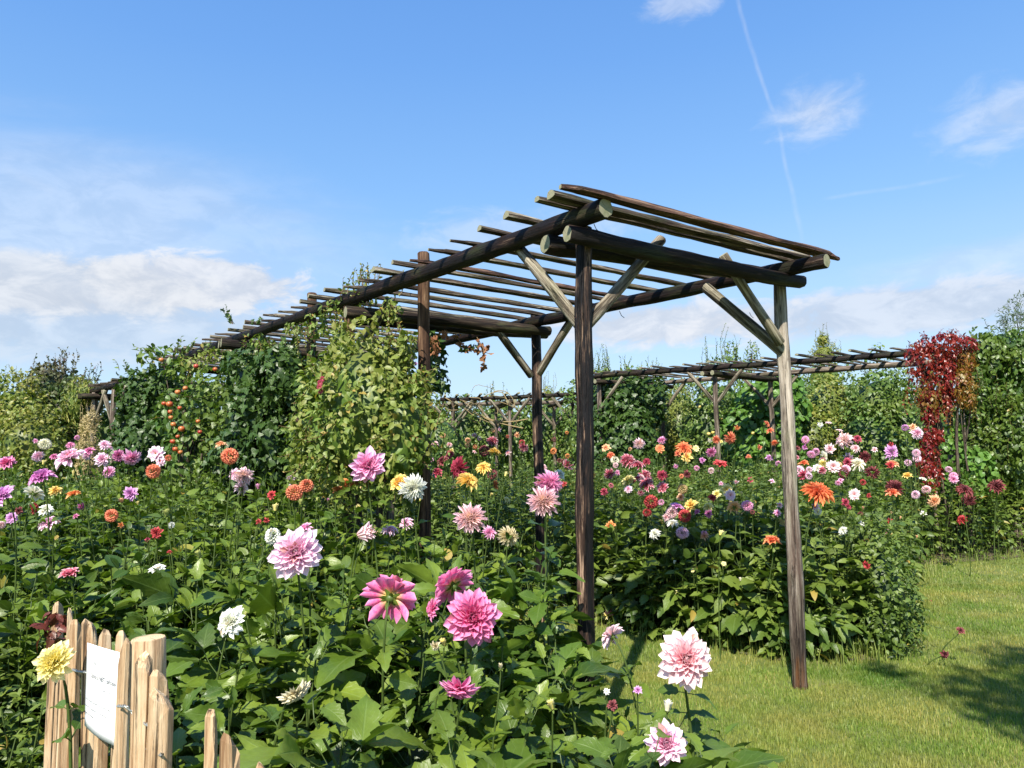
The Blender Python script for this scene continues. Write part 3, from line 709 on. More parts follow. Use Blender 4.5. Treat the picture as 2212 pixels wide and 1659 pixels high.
# ---------------------------------------------------------------- shrubs, hedges and climbers
L_OV = [leaf_tmpl(3, 2, .55, 0, .2, .3, .7, .85), leaf_tmpl(3, 2, .62, 0, .35, .25, .6, .8)]
L_NARROW = [leaf_tmpl(3, 2, .28, 0, .35, .3, .8, .9), leaf_tmpl(3, 2, .24, 0, .15, .3, .8, .9)]
def ivy_leaf():
    pts = [(0, 0), (.42, .05), (.55, .30), (.30, .42), (.22, .75), (0, 1.0), (-.22, .75), (-.30, .42), (-.55, .30), (-.42, .05)]
    V = np.array([(x, y, -.18 * y * y + .15 * abs(x)) for x, y in pts] + [(0, .35, 0.02)])
    F = np.array([(10, 0, 1, 2), (10, 2, 3, 4), (10, 4, 5, 6), (10, 6, 7, 8), (10, 8, 9, 0)])
    A = np.zeros((11, 4)); A[:, 0] = V[:, 0] + .5; A[:, 1] = V[:, 1]; return V, F, A
L_IVY = [ivy_leaf()]
L_BIG = [leaf_tmpl(4, 4, 1.0, .12, .2, .25, .45, .7), leaf_tmpl(4, 4, .9, .12, .35, .3, .45, .7)]


def lobes_noise(p, s, ph):
    return (np.sin(p[:, 0] * s * 3.1 + ph) * np.sin(p[:, 2] * s * 3.7 + ph * 2) + .6 * np.sin(p[:, 1] * s * 5.3 + p[:, 2] * s * 4.1 + ph * 3)
            + .5 * np.sin(p[:, 0] * s * 8.3 - p[:, 2] * s * 7.7 + ph) + .35 * np.sin(p[:, 0] * s * 15.0 + ph * 5) * np.sin(p[:, 2] * s * 13.0)) / 2.0


def sprig(base, d, L, leaf, T, rg, bow=.12, gap=.35, r=.004, up=.3):
    """a thin shoot with leaves along it"""
    d = norm(np.asarray(d, float)[None])[0]; side = rg.normal(0, 1, 3); side -= side @ d * d; side = norm(side[None])[0]
    pts = curve(base, np.asarray(base) + d * L, side * bow * L, 6); items = [tube(pts, np.linspace(r, r * .4, 6), 4, 1.0)]
    n = max(3, int(L / (leaf * gap)))
    for i in range(n):
        t = (i + .6) / n; p = pts[0] * 0 + np.array([np.interp(t, np.linspace(0, 1, 6), pts[:, k]) for k in range(3)])
        a = norm(rg.normal(0, 1, (1, 3)))[0]; a -= a @ d * d; a = norm((a + d * .5 + [0, 0, up * .3])[None])[0]
        nn = rg.normal(0, .6, 3) + [0, -.3, .8]
        items.append(place(T[rg.integers(len(T))], frames(a[None], nn[None])[0] * leaf * rg.uniform(.6, 1.1) * (1 - .4 * t), p, rg.uniform()))
    return tmpl_join(items)


def bush(name, label, cat, blobs, leaf, T, m, dens, seed, sprigs=(), hang=.3, group=None, trunk=True, rough=.22, lump_s=1.0, base=None, twigs=0, extra=None, cname='crown', flat=0, core=True, single=False):
    """blobs: (px, py, depth, rx_px, ry_px, rz_m) ellipsoids measured on the photo and set at their real distance.
    Leaves cover the uneven surface of the joined ellipsoids; sprigs stand out of it."""
    rg = np.random.default_rng(seed); B = []
    for (x, y, d, rx, ry, rz) in blobs:
        if x > 1270 and 8.5 < d < 19 and name != 'shrubx': d += 1.25
        if 965 < y + ry < 1075 and d > 4.9: t_ = y - ry; y = (t_ + 1075) / 2; ry = (1075 - t_) / 2
        c = P(x, y, d); B.append((c, np.array([rx * d / FPX, rz, ry * d / FPX])))
    root_xy = np.mean([b[0][:2] for b in B], axis=0) if base is None else np.array(base)
    acc = Acc(); core_items = []
    for bi, (c, r) in enumerate(B):
        area = 4 * pi * ((((r[0] * r[1]) ** 1.6 + (r[0] * r[2]) ** 1.6 + (r[1] * r[2]) ** 1.6) / 3) ** (1 / 1.6))
        n = int(area * dens)
        n = int(n * 1.15)
        v = norm(rg.normal(0, 1, (n, 3)))
        if not flat: v[:, 1] = np.where(rg.uniform(0, 1, n) < .55, -np.abs(v[:, 1]), v[:, 1])
        p0 = c + v * r
        lb = lobes_noise(p0, lump_s, seed * .7 + bi)
        k = 1 + rough * lb - rg.exponential(.10, n) + rg.uniform(0, .05, n)
        p = c + v * r * k[:, None]
        keep = (p[:, 2] > .02)
        for bj, (c2, r2) in enumerate(B):
            if bj != bi: keep &= ((((p - c2) / r2) ** 2).sum(1) > .50)
        # gaps where the surface noise is low
        keep &= ~((lb < -.42) & (rg.uniform(0, 1, n) < .55))
        p = p[keep]; v = v[keep]; n = len(p)
        if n == 0: continue
        nr = norm(v / r)
        d = rg.normal(0, .75, (n, 3)) + nr * .35; d[:, 2] -= hang * 1.4
        nn = nr + [0, 0, .45] + rg.normal(0, .42, (n, 3))
        s = leaf * rg.uniform(.6, 1.25, n); R = frames(d, nn, s)
        w = rg.integers(0, len(T), n)
        rn = np.clip(rg.uniform(0, 1, n) * .75 + .25 * (.5 + .5 * lobes_noise(p, .8, seed + 2.)), 0, .995)
        for q in range(len(T)): acc.add(T[q], R[w == q], p[w == q], rn[w == q])
        if core:
            th = np.linspace(0, pi, 9); ph = np.arange(14) * 2 * pi / 14
            sv = np.array([(sin(t) * cos(f), sin(t) * sin(f), cos(t)) for t in th for f in ph])
            kk = (.72 if min(r) > .12 else .45) * (1 + .6 * rough * lobes_noise(c + sv * r, lump_s, seed * .7 + bi))
            V = c + sv * r * kk[:, None]; F = [(i * 14 + j, (i + 1) * 14 + j, (i + 1) * 14 + (j + 1) % 14, i * 14 + (j + 1) % 14) for i in range(8) for j in range(14)]
            A = np.zeros((len(V), 4)); A[:, 0] = .2; A[:, 1] = .37; A[:, 2] = .05; acc.raw(V, F, A)
    for (x, y0, y1, d, lean, n_, spread) in sprigs:      # (px, foot y, tip y, depth, lean px, count, spread px)
        for _ in range(n_):
            xx = x + rg.normal(0, spread); f = rg.uniform(.45, 1.0); yy = y0 + (y1 - y0) * f
            dd_ = d + (1.25 if x > 1270 and 8.5 < d < 19 else 0); a = P(xx, y0, dd_ + rg.normal(0, .1)); b = P(xx + lean * f + rg.normal(0, spread * .35), yy, dd_)
            V, F, A = sprig(a, b - a, np.linalg.norm(b - a), leaf * .85, T, rg, gap=.42, up=.8); acc.raw(V, F, A)
    for _ in range(twigs):
        c, r = B[rg.integers(len(B))]; v = norm(rg.normal(0, 1, (1, 3)))[0]; v[1] = -abs(v[1]); a = c + v * r * .8
        V, F, A = sprig(a, v + [0, 0, -.2], r.min() * rg.uniform(.4, .9), leaf * .8, T, rg); acc.raw(V, F, A)
    if extra is not None:
        for it in extra(rg): acc.raw(*it)
    org = (root_xy[0], root_xy[1], 0)
    if not trunk and single:
        o = acc.build(name, (m,), None, org); o.location = org
        return tag(o, label, cat, group)
    root = empty(name, org); tag(root, label, cat, group)
    acc.build(cname, (m,), root, org)
    if trunk:
        zt = max(b[0][2] for b in B); its = []
        for q in range(trunk if trunk is not True else 2):
            a = np.array([rg.normal(0, .05), rg.normal(0, .04), -.03]); c, r = B[rg.integers(len(B))]
            b = c - np.array(org); b = b + [0, 0, r[2] * .3]; V, F, A = tube(curve(a, b, (rg.normal(0, .08), 0, 0), 9), np.linspace(.035, .012, 9), 7); its.append((V, F, A))
            for _ in range(4):
                s0 = rg.uniform(.4, .9); pp = a + (b - a) * s0; c2, r2 = B[rg.integers(len(B))]; e = c2 - np.array(org) + norm(rg.normal(0, 1, (1, 3)))[0] * r2 * .6
                V, F, A = tube(curve(pp, e, (0, 0, -.05), 6), np.linspace(.014, .004, 6), 5); its.append((V, F, A))
        V, F, A = tmpl_join(its); link('trunk', quads_mesh('trunk', V, F, A), root, (W_BARK,))
    return root


GB = 'shrubs and climbers behind the dahlia beds'
# left side, from near to far
clem = bush('climbing_vine', 'broad yellow-green climber bulging over the pergola left of the brown post', 'climber',
     [(800, 880, 5.25, 118, 150, .38), (720, 930, 5.5, 72, 110, .32), (870, 930, 5.1, 66, 110, .28), (748, 765, 5.75, 36, 62, .2), (835, 790, 5.35, 56, 58, .2),
      (765, 668, 6.1, 24, 26, .14), (700, 850, 5.6, 45, 70, .25), (655, 930, 5.7, 24, 60, .15), (905, 830, 5.2, 22, 40, .14), (880, 760, 5.3, 20, 40, .14)],
     .056, L_OV, G_CLEM, 620, 21, sprigs=[(_x, _y, _y + 60, 5.15, random.uniform(-15, 15), 2, 6) for _x, _y in ((700, 800), (745, 780), (800, 790), (850, 800), (900, 820), (925, 880), (680, 900), (760, 880), (830, 900))] + [(790, 640, 575, 5.9, 5, 12, 32), (855, 740, 690, 5.3, 0, 5, 20), (690, 820, 760, 5.4, -20, 4, 22), (740, 720, 660, 5.8, 5, 5, 14), (925, 930, 860, 5.0, 18, 5, 12), (760, 985, 1030, 5.0, 0, 8, 70)], hang=.35, group=GB, twigs=130, rough=.42, lump_s=1.9)
bush('ivy', 'dark glossy ivy draped over the long beam right of the apple tree', 'ivy',
     [(560, 850, 6.9, 62, 92, .3), (610, 815, 6.7, 50, 72, .25), (540, 930, 7.0, 55, 90, .35), (600, 930, 6.8, 50, 100, .3), (515, 785, 7.5, 30, 28, .2), (640, 860, 6.7, 26, 90, .2)],
     .068, L_IVY, G_IVY, 520, 22, sprigs=[(500, 700, 655, 7.6, -25, 2, 8), (560, 700, 690, 7, 5, 4, 20)], hang=.8, group=GB, twigs=80, rough=.45, lump_s=1.9)
bush('ivy', 'column of dark ivy between the apple tree and the far left posts', 'ivy',
     [(322, 865, 9.2, 56, 66, .4), (325, 930, 9.1, 60, 80, .4), (355, 850, 9.0, 36, 50, .3), (290, 900, 9.4, 30, 70, .3)],
     .072, L_IVY, G_IVY, 460, 23, sprigs=[(300, 810, 780, 9.2, -5, 3, 20), (340, 808, 775, 9.2, 5, 3, 14)], hang=.8, group=GB, rough=.38, lump_s=1.9, twigs=40)
apple = bush('apple_tree', 'apple tree hung with red and orange apples against the pergola', 'apple tree',
     [(400, 900, 8.2, 50, 62, .3), (455, 870, 8.1, 48, 70, .3), (395, 800, 8.5, 36, 22, .25), (440, 960, 8.1, 60, 60, .3), (350, 770, 8.8, 40, 16, .25), (480, 930, 8.0, 36, 70, .25)],
     .085, L_OV, G_SHRUB, 190, 24, sprigs=[(340, 775, 742, 8.8, -50, 5, 10), (400, 765, 722, 8.6, 25, 6, 22), (270, 800, 775, 9, -10, 2, 6), (450, 760, 730, 8.3, 10, 3, 14)], hang=.4, group=GB, rough=.35, trunk=3, core=False, twigs=30)
def fruit(x, y, d, r, name, cols, parent, seed):
    rg = np.random.default_rng(seed); th = np.linspace(0.02, pi - .02, 9); ph = np.arange(12) * 2 * pi / 12
    V = []; A = []
    for t in th:
        rr = sin(t) * (1 + .06 * cos(t)); z = cos(t) * (.92 - .22 * math.exp(-(sin(t) / .35) ** 2))
        for f in ph:
            V.append((rr * cos(f) * r, rr * sin(f) * r, z * r)); k = .5 + .5 * sin(f + seed) * sin(t)
            A.append(tuple(cols[0][i] * k + cols[1][i] * (1 - k) for i in range(3)) + (1,))
    F = [(i * 12 + j, (i + 1) * 12 + j, (i + 1) * 12 + (j + 1) % 12, i * 12 + (j + 1) % 12) for i in range(8) for j in range(12)]
    p = P(x, y, d); o = link(name, quads_mesh(name, np.array(V), F, np.array(A)), parent, (FRUIT,)); o.location = Vector(p) - parent.location
    v, f, a4 = tube([(0, 0, r * .6), (.006, 0, r * 1.15), (.004, 0, r * 1.5)], .002, 5); link('stalk', quads_mesh('stalk', v, f, a4), o, (W_BARK,)); return o
def fruit_mat():
    m, t, b = mat('fruit_skin'); at = t.new('ShaderNodeAttribute', attribute_name='ca'); n = t.noise(t.new('ShaderNodeTexCoord').outputs['Object'], 60, 4)
    t.link(t.mix(t.smooth(n, .4, .7, 0, .35), at.outputs['Color'], (.55, .30, .10, 1)), b.inputs['Base Color']); b.inputs['Roughness'].default_value = .3; return m
FRUIT = fruit_mat()
for i, (x, y) in enumerate([(1340, 665), (1295, 660), (1420, 695), (1345, 725), (1350, 770), (1370, 825), (1435, 860), (1405, 920), (1365, 960), (1385, 1020), (1565, 800), (1275, 315), (1550, 365), (1810, 380), (1580, 885), (1700, 390), (1425, 1045), (1405, 570), (1465, 540)]):
    big = i in (0, 6); f = fruit(x * .27345, 691.3 + y * .27345, 7.7 if i != 11 else 8.4, .036 if big else random.uniform(.023, .031), 'apple', ((.38, .03, .015), (.50, .18, .05)) if i not in (12, 14) else ((.30, .015, .02), (.40, .04, .03)), apple, 900 + i)

# right of the brown post: hanging ivy, dead leaves, dry tendrils
bush('ivy', 'dark ivy curtain hanging from the beam right of the brown post', 'ivy',
     [(940, 785, 6.4, 22, 45, .12), (955, 820, 6.4, 18, 22, .1), (930, 745, 6.4, 18, 30, .12)], .075, L_IVY, G_IVY, 420, 25, trunk=False, sprigs=[(985, 760, 740, 6.3, 50, 3, 5)], hang=.9, group=GB, rough=.3, core=False, cname='leaves')
bush('dead_vine', 'bunch of crisp brown dead vine leaves under the beam beside the brown post', 'dead vine',
     [(937, 742, 6.1, 11, 26, .08), (958, 720, 6.2, 9, 7, .06), (986, 722, 6.3, 8, 4, .04)], .042, L_OV, G_DRY, 700, 26, trunk=False, hang=.8, group=GB, rough=.3, core=False, cname='leaves')
def hanging(rg):
    for (pts, dd) in (([(1030, 728), (1044, 752), (1048, 775), (1043, 800)], 6.2), ([(985, 740), (1020, 752), (1060, 765)], 6.3), ([(985, 728), (1010, 755), (1045, 758), (1056, 745)], 6.3)):
        W = [P(x, y, dd) for x, y in pts]; yield tube(W, .003, 4, 1.0)
        for a, b in zip(W[:-1], W[1:]):
            for k in range(7):
                p = a + (b - a) * rg.uniform(); dn = rg.normal(0, .5, 3) - [0, 0, .6]
                yield place(L_IVY[0], frames(dn[None], rg.normal(0, 1, (1, 3)) + [[0, -1, .3]])[0] * rg.uniform(.03, .055), p, rg.uniform())
bush('dead_vine', 'thin strand of shrivelled brown leaves dangling against the sky', 'dead vine', [(1046, 770, 6.2, 3, 6, .02)], .03, L_OV, G_DRY, 300, 27, trunk=False, core=False, group=GB, extra=hanging, cname='leaves')
def tendrils():
    rg = np.random.default_rng(31); acc = Acc()
    for i in range(14):
        x0 = rg.uniform(955, 1080); y0 = rg.uniform(845, 880); x1 = x0 + rg.normal(20, 55); y1 = y0 + rg.uniform(-15, 85)
        d = rg.uniform(8.0, 8.7); a = P(x0, y0, d); b = P(x1, y1, d + rg.normal(0, .2)); n = 9
        c = curve(a, b, rg.normal(0, .07, 3), n) + np.cumsum(rg.normal(0, .008, (n, 3)), 0); acc.raw(*tube(c, rg.uniform(.0025, .0055), 5, 1.0))
    for (x0, y0, x1, y1, bz) in ((960, 858, 1130, 925, -.06), (1000, 875, 1140, 905, -.1)):
        acc.raw(*tube(curve(P(x0, y0, 8.3), P(x1, y1, 8.3), (0, 0, bz), 12), .007, 5, 1.0))
    org = P(960, 850, 8.3); org[2] = 0; o = acc.build('dry_vine', (G_TAN,), None, org); o.location = org
    tag(o, 'tangle of straw-coloured bare tendrils in front of the distant pergola', 'dry vine')
tendrils()

# background shrubs and hedges, left to right
bush('espalier_foliage', 'dense dark espaliered foliage filling the row behind ivy, apple tree and big climber', 'fruit tree', [(390, 950, 9.0, 45, 135, .2), (450, 950, 8.4, 46, 155, .22), (510, 945, 7.9, 44, 165, .22), (570, 940, 7.5, 46, 180, .22), (630, 935, 7.15, 42, 195, .22), (690, 930, 6.75, 38, 205, .2), (880, 930, 5.7, 42, 150, .16)], .06, L_OV + L_IVY, G_CREEP, 330, 71, group=GB, twigs=90, rough=.42, lump_s=1.7, hang=.6)
bush('trailing_vine', 'leafy vine shoots tangled over and below the long beam', 'vine', [(470, 768, 8.0, 36, 14, .14), (420, 785, 8.4, 34, 14, .14), (560, 738, 7.2, 34, 18, .14), (640, 710, 6.7, 30, 18, .12), (735, 668, 6.0, 34, 20, .13), (790, 640, 5.8, 26, 14, .12), (845, 668, 5.45, 26, 26, .1), (690, 700, 6.4, 24, 26, .12)], .05, L_OV, G_CLEM, 480, 74, trunk=False, core=False, group=GB, twigs=50, rough=.5, hang=.5, cname='leaves',
     sprigs=[(x_, y_, y_ + 95, d_, 4, 4, 12) for x_, y_, d_ in ((520, 760, 7.4), (585, 735, 7.0), (650, 705, 6.6), (735, 690, 6.0), (845, 660, 5.4), (420, 790, 8.4))] + [(500, 700, 655, 7.6, -22, 2, 3), (790, 615, 568, 5.9, 6, 10, 22), (620, 705, 690, 6.8, 0, 3, 14)])
bush('hedge', 'long mixed hedge closing the garden behind the right-hand pergola', 'hedge', [(1290 + 90 * i, 940, 15.2, 88, 122 + 12 * (i % 2) + i * 2, .5) for i in range(9)], .085, L_OV, G_SHRUB, 190, 72, group=GB, twigs=60, rough=.35, sprigs=[(1300 + 60 * i, 860, 800 + 10 * (i % 3), 15.2, 3, 3, 16) for i in range(12)])
bush('hedge', 'low hedge of loose green leaves at the left behind the far dahlias', 'hedge', [(-40 + 95 * i, 950, 11.0 - .15 * i, 80, 60, .4) for i in range(2)], .065, L_OV, G_YELLOW, 420, 73, group=GB, twigs=60, rough=.35)
bush('shrub', 'mixed yellowish shrub with dark leaf tips at the left edge', 'shrub', [(20, 900, 12, 95, 95, .8), (70, 930, 11.6, 70, 80, .6), (-60, 890, 12, 90, 100, .8)], .075, L_OV, G_YELLOW, 330, 41, sprigs=[(20, 830, 780, 12, 0, 14, 45), (70, 850, 800, 11.6, 5, 6, 18)], group=GB, twigs=20)
bush('shrub', 'tall shrub with purplish drooping leaf tips left of the far pergola end', 'shrub', [(130, 870, 12.8, 62, 85, .7), (110, 830, 12.8, 34, 40, .5), (170, 880, 12.5, 45, 70, .6)], .085, L_OV, G_PURPLE, 300, 42, sprigs=[(115, 810, 758, 12.8, 0, 14, 20), (145, 800, 748, 12.6, 8, 8, 10), (190, 830, 780, 12.4, 12, 7, 10)], hang=.5, group=GB, twigs=20, rough=.3)
bush('conifer', 'yellow-green drooping conifer just left of the far pergola end', 'conifer', [(180, 880, 11.9, 34, 60, .4), (195, 850, 11.8, 26, 26, .3)], .07, L_NARROW, G_THUJA, 420, 43, sprigs=[(190, 840, 820, 11.8, 10, 5, 10)], hang=1.0, group=GB)
bush('dry_grass', 'tall tuft of tan dry seedheads in front of the far left posts', 'dry grass', [(196, 925, 10.3, 20, 48, .2), (190, 960, 10.2, 16, 34, .2)], .045, L_NARROW, G_TAN, 1500, 44, trunk=False, hang=.0, core=False, group=None, rough=.3, cname='seedheads', sprigs=[(196, 930, 868, 10.3, 0, 20, 10)])
bush('hedge', 'green hedge seen through the pergola behind apple tree and ivy', 'hedge', [(450, 930, 10.8, 90, 85, .5), (560, 930, 11, 90, 85, .5), (660, 930, 11.5, 90, 80, .5), (250, 930, 12.2, 80, 70, .5)], .07, L_OV, G_SHRUB, 190, 45, group=GB)
bush('hedge', 'far green hedge behind the yellow-green climber', 'hedge', [(760, 940, 13.5, 90, 65, .5), (870, 940, 14, 90, 65, .5), (950, 940, 14.2, 60, 68, .5)], .07, L_OV, G_SHRUB, 150, 46, group=GB)
bush('hedge', 'low yellow-green hedge behind the distant pergola', 'hedge', [(940, 940, 19.6, 70, 84, .7), (1000, 940, 19.6, 70, 86, .7), (1060, 940, 19.6, 60, 88, .7), (1120, 940, 19.6, 60, 84, .7), (1180, 945, 19.5, 60, 88, .7), (1245, 940, 19.5, 60, 90, .7)], .09, L_OV, G_SHRUB, 170, 47, group=GB, sprigs=[(1060, 880, 815, 19.7, 5, 7, 12), (1120, 880, 835, 19.7, 0, 4, 15)])
bush('conifer', 'golden conifer rising behind the distant pergola', 'conifer', [(1185, 900, 20.8, 24, 45, .5), (1185, 860, 20.8, 12, 25, .3)], .08, L_NARROW, G_THUJA, 380, 48, sprigs=[(1185, 850, 800, 20.8, 2, 8, 9)], hang=-.3, group=GB)
bush('ivy', 'big dark mound of ivy over the left end of the right-hand pergola', 'ivy', [(1345, 880, 12.6, 62, 72, .5), (1350, 950, 12.4, 74, 90, .5), (1400, 870, 12.8, 45, 55, .4), (1300, 890, 12.8, 34, 80, .4)], .095, L_IVY, G_IVY, 240, 49, sprigs=[(1350, 825, 800, 12.6, 0, 5, 25)], hang=.8, group=GB, rough=.25, twigs=20)
bush('pear_tree', 'upright bushy tree with loose leafy tips above the dark ivy mound', 'tree', [(1315, 840, 15.4, 30, 50, .4), (1370, 840, 15.4, 40, 40, .4), (1290, 840, 15.5, 24, 40, .3)], .075, L_OV, G_SHRUB, 230, 50, sprigs=[(1302, 815, 742, 15.4, 2, 14, 9), (1280, 825, 780, 15.4, 0, 6, 8), (1370, 815, 765, 15.4, 0, 10, 24), (1415, 815, 770, 15.4, 4, 8, 8)], hang=.0, group=GB, rough=.35)
bush('shrub', 'feathery yellow-green shrub around the mossy post right of the ivy mound', 'shrub', [(1470, 925, 14.4, 60, 90, .5), (1430, 930, 14.4, 40, 80, .5)], .075, L_NARROW, G_YELLOW, 380, 51, sprigs=[(1480, 850, 830, 14.2, 0, 5, 20)], hang=.5, group=GB)
bush('quince_tree', 'loose fruit tree with small pale yellow fruits left of the thin pale post', 'fruit tree', [(1530, 900, 13.2, 62, 70, .5), (1560, 950, 13, 60, 70, .4), (1500, 930, 13.3, 45, 60, .4)], .08, L_OV, G_SHRUB, 220, 52, hang=.35, group=GB, rough=.32, twigs=25)
for i, (x, y) in enumerate([(1415, 685), (1550, 765), (1465, 600), (1525, 890), (1840, 895), (1490, 900)]):
    fruit(1123.3 + x * .27345, 691.3 + y * .27345, 13.7, .038, 'pale_fruit', ((.55, .42, .08), (.62, .50, .16)), bpy.data.objects['quince_tree'], 950 + i)
bush('grape_vine', 'broad-leaved bright green vine between the thin pale post and the weathered near post', 'vine', [(1650, 890, 13.0, 66, 72, .4), (1620, 960, 12.8, 70, 70, .4), (1700, 880, 13.2, 40, 75, .4), (1690, 960, 12.9, 60, 60, .4)], .14, L_BIG, G_GRAPE, 120, 53, hang=.7, group=GB, rough=.2)
bush('pear_tree', 'sparse upright tree with bare tips above the right-hand pergola', 'tree', [(1580, 800, 16.2, 50, 30, .4), (1580, 760, 16.2, 12, 22, .2), (1625, 770, 16.2, 14, 30, .2)], .07, L_OV, G_SHRUB, 200, 54, sprigs=[(1580, 790, 695, 16.2, -4, 9, 9), (1625, 800, 725, 16.2, 2, 8, 9), (1530, 810, 725, 16.2, -6, 5, 6), (1555, 810, 712, 16.2, -8, 3, 5)], hang=-.2, group=GB, rough=.35, core=False)
bush('shrub', 'yellow-tinged shrub right behind the weathered near post', 'shrub', [(1790, 885, 13.6, 62, 78, .5), (1760, 940, 13.4, 60, 70, .5), (1830, 940, 13.3, 60, 70, .5)], .08, L_OV, G_YELLOW, 210, 55, group=GB, twigs=25, rough=.3)
bush('shrub', 'rounded bright green shrub left of the red creeper', 'shrub', [(1890, 880, 13.0, 70, 85, .6), (1880, 950, 12.6, 80, 80, .6), (1950, 900, 12.8, 60, 80, .5)], .09, L_OV, G_SHRUB, 200, 56, group=GB, twigs=30, rough=.28, sprigs=[(1890, 805, 785, 13, 5, 6, 30)])
bush('conifer', 'small golden conifer with a spindly tip above the pergola slats', 'conifer', [(1780, 770, 17.4, 30, 28, .4), (1776, 735, 17.4, 14, 16, .2), (1780, 820, 17.5, 40, 40, .5)], .085, L_NARROW, G_THUJA, 300, 57, sprigs=[(1776, 750, 690, 17.4, -2, 9, 5), (1800, 775, 728, 17.4, 3, 6, 6), (1755, 780, 745, 17.4, -3, 4, 5)], hang=-.2, group=GB)
_cr = np.random.default_rng(17)
def drape(x0, x1, y0, y1, n, d, rx, ry, rz, taper=0.0):
    return [(x0 + (x1 - x0) * _cr.uniform(0, 1) * (1 - taper * f) + taper * f * (x0 + x1) / 2 * 0 + (x1 - x0) * taper * f * .25, y0 + (y1 - y0) * f, d + _cr.uniform(-.12, .12), rx * _cr.uniform(.6, 1.25), ry * _cr.uniform(.6, 1.3), rz) for f in _cr.uniform(0, 1, n)]
def danglers(x0, x1, y0, y1, d, n, L0=30, L1=80):
    return [(_cr.uniform(x0, x1), (yy := _cr.uniform(y0, y1)), yy + _cr.uniform(L0, L1), d - .1, _cr.uniform(-8, 8), 1, 2) for _ in range(n)]
bush('creeper', 'bright red creeper spilling in a ragged curtain over the end of the pergola',  'creeper',
     [(1990, 750, 8.95, 26, 22, .3), (2030, 742, 8.95, 30, 22, .35), (2075, 745, 8.95, 30, 22, .35)] + drape(1972, 2080, 765, 875, 20, 8.9, 18, 22, .2, .4), .062, L_OV + L_NARROW, G_RED, 620, 58, hang=.9, group=GB, rough=.4, twigs=30, trunk=2, core=False,
     sprigs=[(2000, 735, 712, 8.9, -8, 4, 20), (2050, 728, 708, 8.9, 5, 5, 25)] + danglers(1962, 2075, 760, 850, 8.8, 26))
bush('creeper', 'rust and olive creeper strands hanging right of and under the red creeper', 'creeper',
     drape(2062, 2112, 770, 870, 12, 8.8, 14, 22, .14) + [(2000, 870, 8.8, 18, 26, .15)], .056, L_NARROW + L_OV, G_OLIVE, 620, 59, hang=1.0, group=GB, rough=.4, core=False, trunk=1, twigs=30, sprigs=danglers(1990, 2115, 790, 880, 8.7, 26))
bush('creeper', 'narrow column of deep red creeper leaves trailing down to the dahlias', 'creeper',
     drape(1998, 2030, 870, 1000, 11, 8.75, 12, 22, .12) + [(2040, 870, 8.75, 10, 24, .1)], .058, L_OV + L_NARROW, G_RED, 820, 60, hang=1.0, group=GB, rough=.35, core=False, trunk=1, sprigs=danglers(1995, 2040, 880, 980, 8.7, 14, 20, 50))
bush('creeper', 'huge wall of dark green creeper filling the right edge', 'creeper',
     [(2120, 775, 9.4, 40, 50, .4), (2105, 860, 9.3, 34, 60, .3), (2175, 800, 9.6, 75, 84, .6), (2240, 800, 9.3, 90, 84, .7), (2150, 900, 9.5, 62, 110, .5), (2200, 950, 9.3, 80, 130, .6), (2115, 980, 9.5, 50, 110, .4), (2300, 900, 9.2, 90, 160, .7)],
     .085, L_OV, G_CREEP, 420, 61, hang=.9, group=GB, rough=.22, twigs=40, trunk=3, sprigs=[(2180, 725, 708, 9.6, 10, 8, 40)] + danglers(2095, 2200, 760, 950, 9.0, 30))
bush('leafy_climber', 'light yellow-green leaves low between red creeper and dark creeper wall', 'climber', [(2110, 1010, 8.9, 36, 50, .15), (2060, 980, 8.9, 24, 60, .15)], .085, L_BIG, G_GRAPE, 220, 62, hang=.8, group=GB, rough=.3, core=False)
bush('tree', 'grey-green willow-like tree rising behind the creeper wall at the right edge', 'tree', [(2230, 690, 15.5, 50, 60, .8), (2200, 715, 15.5, 40, 36, .6)], .09, L_NARROW, G_TREE, 200, 63, sprigs=[(2190, 700, 640, 15.5, 8, 14, 16), (2175, 705, 672, 15.5, -12, 8, 8)], hang=-.1, group=GB, core=False, rough=.4)
bush('woodland_edge', 'distant dark green treeline showing through the gaps', 'hedge', [(x, 945, 26, 110, 48, 1.5) for x in range(-100, 2400, 125)], .22, L_OV, G_SHRUB, 28, 64, trunk=False, cname='crown')

# big-leaved low bush at right, dark red-stemmed bush at the lawn corner
bush('shrub', 'fine dark bush with red buds at the lawn corner right of the weathered post', 'shrub', [(1890, 1290, 5.75, 76, 130, .38), (1860, 1200, 6.0, 60, 90, .35), (1900, 1360, 5.6, 48, 70, .28)], .042, L_OV, G_DAHLIA_FAR, 900, 65, group=GB, hang=.2, twigs=70, rough=.25, lump_s=2.2,
     sprigs=[(1870, 1180, 1090, 5.8, 0, 8, 40), (1950, 1400, 1395, 5.4, 70, 2, 6)])


